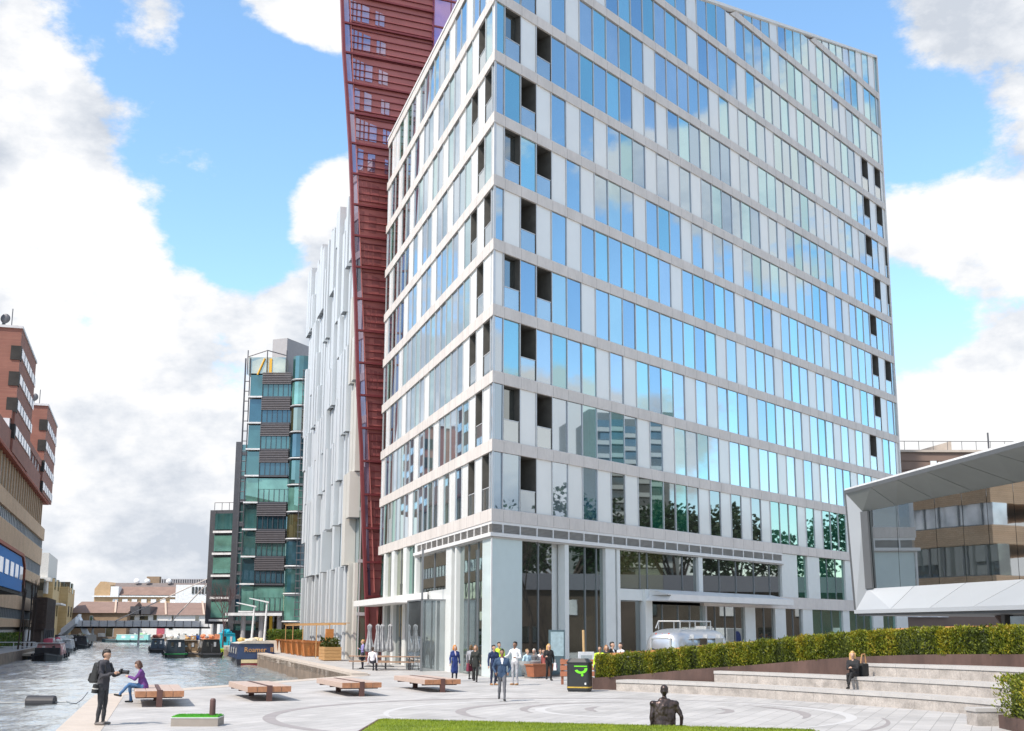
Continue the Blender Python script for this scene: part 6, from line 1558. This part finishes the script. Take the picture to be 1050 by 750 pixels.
    for vi in cl:
        v_ = me_.vertices[vi]; c_ = v_.co.copy(); n_ = mnoise.noise(Vector((c_.x*9+len(label), c_.y*9, c_.z*5)))*.018+mnoise.noise(Vector((c_.x*22, c_.y*22+len(label), c_.z*14)))*.009
        v_.co = c_+nr_[vi]*n_
    o.scale = (h/1.76,)*3; place(o, loc, rz); tag(o, label, cat, group)
    if hair:
        hp_ = [(H_(0, .038, 1.688), H_(0, -.012, 1.712), .094, .072, 'h', (hv_, .9)), (H_(0, .06, 1.63), H_(0, .05, 1.6), .07, .055, 'h', (hv_, 1.0))]
        if hl == 'long':
            for s in (-1, 0, 1): hp_.append((H_(s*.06, .045, 1.65), H_(s*.075, .05, 1.42), .06, .05, 'h', None))
        if hl == 'bob':
            for s in (-1, 1): hp_.append((H_(s*.07, .02, 1.66), H_(s*.08, .01, 1.55), .045, .05, 'h', None)); hp_.append((H_(0, .07, 1.62), H_(0, .06, 1.55), .07, .06, 'h', None))
        ho = skin_build('hair', hp_, {'h': mats['skin'] if mats else plain(hair, .6)}, .014, 2); ho.parent = o
    return o
def world_of(o, p): return o.matrix_basis @ Vector(p)
FACE_CAM = 0.0
# photographer with backpack
q = G(103.5, 744.0)
ph = person('person in dark jacket and black backpack looking down at a camera', (q.x, q.y, .004), R(74), 1.80, SK3, (.045, .043, .05), (.035, .035, .038), (.16, .14, .13), hair=(.02, .015, .012), coat=(.82, .98),
            arms={1: [(.05, -.10, -.24), (-.10, -.24, .06)], -1: [(-.05, -.12, -.24), (.08, -.25, .07)]}, head=(0, R(14)), build=1.04, extra=[((-.05, .085, 1.45), (.05, .085, 1.45), .075, .075, 'top', .9), ((0, .02, 1.47), (0, -.03, 1.46), .075, .075, 'top', 1.0)])
t = thing('backpack', 'black backpack worn by the photographer', 'backpack', (0, 0, 0)); bk = plain((.02, .02, .023), .7)
g = MB().use(bk); g.hexa([(-.17, .12, 1.0), (.17, .12, 1.0), (.16, .34, 1.0), (-.16, .34, 1.0), (-.15, .10, 1.47), (.15, .10, 1.47), (.11, .24, 1.5), (-.11, .24, 1.5)]); g.build('bag', parent=t, bevel=.04)
g = MB().use(bk); g.hexa([(-.12, .33, 1.02), (.12, .33, 1.02), (.11, .40, 1.05), (-.11, .40, 1.05), (-.11, .31, 1.25), (.11, .31, 1.25), (.09, .36, 1.23), (-.09, .36, 1.23)]); g.build('pocket', parent=t, bevel=.03)
for s in (-1, 1): g = MB().use(bk); g.path([(s*.12, .13, 1.44), (s*.12, .02, 1.475), (s*.12, -.10, 1.42), (s*.13, -.125, 1.28), (s*.15, .0, 1.1), (s*.14, .13, 1.05)], .017); g.build('strap', parent=t)
place(t, ph.location, R(74))
def hand_pt(o, x, y, z): return o.matrix_basis @ Vector((x, y, z))
t = thing('camera', 'black camera held by the photographer', 'camera', (0, 0, 0)); g = MB().use(plain((.015, .015, .016), .4)); g.box(-.075, .075, -.03, .04, -.05, .05); g.box(-.03, .03, -.02, .03, .05, .08); g.build('body', parent=t, bevel=.008)
g = MB().use(plain((.02, .02, .022), .35)); g.tube((0, -.03, 0), (0, -.19, -.005), .042, .05, 14); g.build('lens', parent=t)
bpy.context.view_layer.update(); c = hand_pt(ph, 0, -.47, 1.24); place(t, c, R(74))
t = thing('camera_bag', 'small black camera bag with a grey lens hanging at the photographer hip', 'bag', (0, 0, 0)); g = MB().use(bk); g.tube((0, .0, .0), (0, .03, -.20), .065, .075, 12); g.build('lens_barrel', parent=t); g = MB().use(plain((.5, .48, .44))); g.tube((0, .012, -.08), (0, .016, -.11), .0745, .0745, 12); g.build('ring', parent=t); g = MB().use(bk); g.path([(0, 0, 0), (-.1, -.1, .35), (-.22, -.2, .55)], .012); g.build('strap', parent=t)
place(t, hand_pt(ph, -.22, .06, .95), R(74))
# seated woman in purple
wp_ = D(141.5, 707, 38.4); s0 = person('person in a purple jacket and blue jeans sitting on the leftmost bench, facing the water', (wp_.x+.12, 38.5, .02), R(-90)+R(14), 1.66, SK1, (.13, .045, .19), (.06, .14, .28), (.02, .02, .02), 'sit', (.09, .045, .03), 'bob', (.6, 1.0),
            lean=R(12), arms={1: [(.02, -.16, -.22), (-.10, -.2, .08)], -1: [(-.02, -.16, -.22), (.08, -.2, .08)], 'cross': True}, head=(0, R(30)), woman=True, seat=.47)
# people in front of the lobby
def at(u, v): q = G(u, v); return (q.x, q.y, .004)
person('person in navy blazer and grey trousers walking towards the lawn', at(514.5, 719.5), R(4), 1.68, SK2, (.035, .065, .12), (.12, .12, .13), (.02, .02, .02), 'walk', (.015, .012, .01), 'short', (.80, 1.0), under=(.75, .75, .75), arms={1: [(.07, .05, -.26), (-.06, -.14, -.16)], -1: [(-.09, .05, -.26), (.07, -.14, -.16)]}, stride=.6)
person('person with orange hair in a long navy coat standing left of the lobby', at(466, 698.5), R(25), 1.60, SK1, (.02, .04, .16), (.02, .02, .025), (.02, .02, .02), 'stand', (.55, .20, .04), 'bob', (.40, 1.12), under=(.6, .5, .55), woman=True)
d_ = person('person with fair hair in a black coat carrying a burgundy bag', at(487.5, 700), R(-12), 1.62, SK1, (.022, .025, .022), (.02, .02, .02), (.03, .02, .02), 'walk', (.22, .12, .06), 'bob', (.68, 1.08), woman=True, stride=.4)
def bag(label, o, off, c, sx=.16, sz=.26, mark=None):
    t = thing('bag', label, 'bag', (0, 0, 0)); g = MB().use(plain(c)); g.hexa([(-sx, -.07, 0), (sx, -.07, 0), (sx, .07, 0), (-sx, .07, 0), (-sx*.85, -.05, sz), (sx*.85, -.05, sz), (sx*.85, .05, sz), (-sx*.85, .05, sz)]); g.build('pouch', parent=t, bevel=.02)
    g = MB().use(plain(sc(c, .7))); g.path([(-sx*.5, 0, sz), (-sx*.3, 0, sz+.14), (sx*.3, 0, sz+.14), (sx*.5, 0, sz)], .012); g.build('handle', parent=t)
    if mark: g = MB().use(plain(mark)); g.ball((0, -.07, sz*.5), sz*.22, .012, sz*.22, 10, 6); g.build('mark', parent=t)
    bpy.context.view_layer.update(); place(t, o.matrix_basis @ Vector(off), o.rotation_euler.z+R(70)); return t
bag('burgundy bag hanging from the arm of the black coated figure', d_, (-.30, -.02, .52), (.15, .02, .04), .18, .34)
person('person in navy jacket and trousers standing behind the navy blazer walker', at(506, 703), R(35), 1.66, SK3, (.02, .035, .09), (.025, .03, .06), (.35, .18, .08), 'stand', (.02, .015, .01), 'short', (.82, 1.0))
person('person in a high visibility yellow jacket partly hidden by the group', at(511.5, 699.0), R(20), 1.74, SK3, (.5, .72, .04), (.04, .045, .06), (.03, .03, .03), 'stand', (.02, .015, .01), 'short', (.85, 1.0))
person('person in a white shirt and pale grey trousers standing by the pale corner panel', at(528, 703), R(-35), 1.80, SK2, (.70, .70, .71), (.36, .36, .38), (.42, .22, .09), 'stand', (.015, .012, .01), 'short', arms={1: [(.09, -.02, -.26), (-.1, -.2, .0)], -1: [(-.13, -.05, -.2), (-.05, -.2, -.08)]})
b_ = person('person with long fair hair in black, walking with a carrier bag', at(562.8, 698.5), R(14), 1.66, SK1, (.015, .015, .016), (.015, .015, .017), (.02, .02, .02), 'walk', (.55, .33, .12), 'long', (.82, 1.04), woman=True, stride=.5, arms={-1: [(-.08, .0, -.24), (.05, -.2, .02)]})
bag('white carrier bag with a pink mark, held by the fair haired figure', b_, (.30, -.06, .50), (.72, .70, .72), .15, .34, (.6, .05, .3))
for i, (u, y, hgt, top, hairc, sk, lab) in enumerate(((540.5, 62.2, 1.28, (.45, .60, .68), (.3, .2, .1), SK1, 'person in a pale blue top sitting at the lobby window'), (547.5, 62.8, 1.3, (.12, .12, .13), (.6, .55, .5), SK1, 'person with grey hair sitting among the lobby window group'), (554, 63.2, 1.3, (.7, .68, .66), (.1, .06, .04), SK3, 'person in a white top sitting among the lobby window group'), (558, 62.6, 1.25, (.3, .08, .07), (.05, .03, .02), SK1, 'person in a red top sitting nearest the fair haired walker'))):
    q = D(u, 690, y-1.6); person(lab, (q.x, y-1.6, .004), R((40, -30, 20, -60)[i]), 1.66, sk, top, (.05, .05, .07), pose='sit', hair=hairc, seat=.52)
person('person in a grey top and carrying a bag beside the black coated figure', at(483, 697), R(150), 1.58, SK1, (.30, .30, .32), (.05, .05, .05), hair=(.12, .07, .03), hl='bob')
person('person in a high visibility yellow top seated behind the hedge end', tuple(D(615.5, 690, 51.5).xy)+(.004,), R(-20), 1.70, SK3, (.55, .78, .04), (.05, .05, .06), pose='sit', hair=(.04, .03, .02), seat=.78)
person('person in a black jacket and white shirt behind the hedge, turned right', tuple(D(628, 690, 52.5).xy)+(.004,), R(50), 1.80, SK1, (.015, .015, .018), (.03, .03, .03), hair=(.02, .015, .01), under=(.7, .7, .7), coat=(.8, 1.05))
person('person in white and black behind the hedge next to the caravan', tuple(D(637, 690, 53.0).xy)+(.004,), R(-60), 1.76, SK1, (.55, .55, .58), (.03, .03, .03), hair=(.03, .02, .015))
person('person in dark clothes behind the hedge between yellow top and black jacket', tuple(D(622, 690, 53.4).xy)+(.004,), R(10), 1.66, SK1, (.03, .03, .03), (.03, .03, .03), hair=(.3, .15, .06), hl='bob')
person('person in a lilac top standing at the far café table', tuple(D(371.5, 684, 72).xy)+(.004,), R(-70), 1.68, SK1, (.24, .22, .45), (.04, .04, .06), hair=(.5, .3, .12), arms={1: [(.05, -.06, -.26), (-.08, -.2, .1)]})
q = D(382.5, 690, 69); person('person in a white shirt sitting at the café table, back turned', (q.x, 68.6, .004), R(165), 1.68, SK1, (.68, .66, .70), (.03, .03, .04), pose='sit', hair=(.05, .03, .02), seat=.46)
# woman sitting on the steps
i0 = min(range(len(AC)), key=lambda i: abs(uof(AC[i]+onrm(i)*.95)-867)); sp = AC[i0].lerp(AC[i0-1], .2)+onrm(i0)*1.08
person('person with fair hair in a black coat sitting on the curved stone steps', (sp.x, sp.y, .42), R(-32), 1.62, SK1, (.018, .018, .02), (.015, .015, .018), (.015, .015, .015), 'sit', (.60, .36, .14), 'long', (.6, 1.05), lean=R(6), head=(R(12), R(8)), woman=True, seat=.42, arms={1: [(.0, -.10, -.24), (-.14, -.18, .03)], -1: [(.0, -.10, -.24), (.14, -.18, .04)], 'cross': True})
t = thing('bag', 'black shoulder bag with a tan strap beside the figure on the steps', 'bag', (0, 0, 0)); g = MB().use(plain((.02, .02, .02))); g.box(-.16, .16, -.1, .1, 0, .42); g.build('pouch', parent=t, bevel=.04); g = MB().use(plain((.4, .22, .1))); g.path([(-.12, 0, .42), (-.05, 0, .7), (.08, 0, .72), (.13, 0, .42)], .025); g.build('strap', parent=t); place(t, (sp.x+.36, sp.y+.12, .835), R(30))
# bronze figure on the lawn edge
brz = mat('dark_bronze', (.075, .055, .05), .36, .75, var=.4, scale=5, bump=.3, bscale=14)
bm_ = {k: brz for k in ('skin', 'top', 'bot', 'shoe', 'under', 'eye', 'lip')}
u_ = 680; f_ = .5
for _ in range(40):
    pt = l1.lerp(l2, f_); du = uof(pt)-u_; f_ -= du/600
pt = l1.lerp(l2, f_)
sb_ = thing('statue_seat', 'dark bronze block on which the bronze figure sits', 'seat', (pt.x, pt.y, 0)); g = MB().use(brz); g.box(pt.x-.25, pt.x+.48, pt.y+.08, pt.y+.58, 0, .34); g.build('block', parent=sb_, bevel=.02)
person('dark bronze statue of a suited seated man seen from behind at the lawn edge', (pt.x, pt.y+.32, 0), R(180-3), 1.80, hair=(.1, .1, .1), pose='sit', mats=bm_, name='bronze_statue', cat='statue', seat=.22, build=1.15, shw=.225, extra=[((-.10, .0, 1.33), (-.07, 0, .90), .135, .15, 'top', .8), ((.10, .0, 1.33), (.07, 0, .90), .135, .15, 'top', .8), ((-.12, .02, .86), (.12, .02, .86), .13, .13, 'top', .9), ((-.06, .03, 1.44), (.06, .03, 1.44), .075, .075, 'top', .8)], lean=R(3),
       arms={1: [(.05, .04, -.27), (.0, -.02, -.27)], -1: [(-.11, .06, -.24), (.02, -.06, -.26)]}, head=(0, R(10)))
# ================================================================== street east of the tower, seen only in reflections
fl_ = thing('apartment_tower', 'grey apartment tower with dark balconies, east of the plaza', 'building', (215, 135, 0))
g = MB().use(mat('reflected_tower_wall', (.16, .17, .16), .7, var=.15)); g.box(206, 226, 124, 146, 0, 52); g.build('wall', parent=fl_)
for k in range(15):
    g = MB().use(plain((.4, .42, .4))); g.box(205, 206, 126, 144, 4+k*3.1, 5+k*3.1); g.build('balcony', parent=fl_)
    g = MB().use(darkglass); g.box(205.8, 206.05, 127+(k % 2), 143, 5.2+k*3.1, 6.8+k*3.1); g.build('window', parent=fl_)
for i, (x, y, h_) in enumerate(((98, 54, 20), (104, 67, 24), (96, 80, 20), (108, 93, 26), (98, 106, 22), (110, 120, 25), (104, 134, 22), (114, 150, 24))):
    leafy_tree('street_tree', ('dark leafy street tree number %s east of the plaza' % 'abcdefgh'[i]) if False else ['dark street tree at the south end of the east row', 'tall dark street tree second in the east row', 'short dark street tree third in the east row', 'tallest dark street tree of the east row', 'dark street tree fifth in the east row', 'dark street tree sixth in the east row', 'dark street tree seventh in the east row', 'dark street tree at the north end of the east row'][i], (x, y, 0), h_, 50+i, 2600, leafmat('dark_tree_leaf_%s' % 'abcdefgh'[i], [(.01, .03, .008), (.02, .05, .012), (.03, .06, .015)]) if i == 0 else bpy.data.materials['dark_tree_leaf_a'], 'street trees east of the plaza')
bare_tree('bare_tree', 'bare winter tree east of the plaza, near the terrace', (58, 76, 0), 12, 91, .5, depth=6); bare_tree('bare_tree', 'bare winter tree further south, near the terrace', (52, 62, 0), 11, 92, .5, depth=6)
brickr = mat('sooty_brick', (.085, .065, .05), .9, var=.25, scale=.4)
te = thing('brick_terrace', 'low dark brick terrace with white windows, east of the plaza', 'building', (66, 85, 0))
g = MB().use(brickr); g.box(64, 76, 48, 140, 0, 6.4); g.build('wall', parent=te); g = MB().use(plain((.1, .1, .11))); g.extr([(63.6, 48, 6.4), (76.4, 48, 6.4), (70, 48, 8.4)], (0, 92, 0)); g.build('roof', parent=te)
for k in range(20): g = MB().use(stripw if k % 3 else darkglass); g.box(63.9, 64, 50+k*4.4, 51.6+k*4.4, 1+(k % 2)*2.8, 2.6+(k % 2)*2.8); g.build('window', parent=te)
vn = thing('white_van', 'white panel van with a dark blue oval emblem, parked beyond the hedge', 'van', (0, 0, 0)); vw = plain((.7, .72, .73), .3)
g = MB().use(vw); g.extr([(-1, -2.8, .45), (-1, 1.4, .45), (-1, 2.6, .5), (-1, 2.75, 1.1), (-1, 1.9, 1.3), (-1, 1.2, 2.2), (-1, .8, 2.45), (-1, -2.8, 2.5)], (2, 0, 0)); g.build('body', parent=vn, bevel=.06)
for y in (-1.9, 1.7):
    for s in (-1, 1): g = MB().use(plain((.02, .02, .02))); g.tube((s*.8, y, .36), (s*1.03, y, .36), .36, n=16); w = g.build('wheel', parent=vn); g = MB().use(alum); g.tube((s*1.03, y, .36), (s*1.04, y, .36), .2, n=12); g.build('rim', parent=w)
g = MB().use(plain((.02, .05, .25))); g.tube((-1.03, -.9, 1.6), (-1.0, -.9, 1.6), .62, n=24); g.build('emblem', parent=vn); g = MB().use(darkglass); g.box(-1.02, -1.0, 1.0, 1.7, 1.45, 2.1); g.hexa([(-.85, 1.28, 2.15), (.85, 1.28, 2.15), (.85, 1.24, 2.1), (-.85, 1.24, 2.1), (-.9, 1.95, 1.35), (.9, 1.95, 1.35), (.9, 1.9, 1.3), (-.9, 1.9, 1.3)]); g.build('window', parent=vn)
place(vn, (44, 91.5, 0), R(-39))
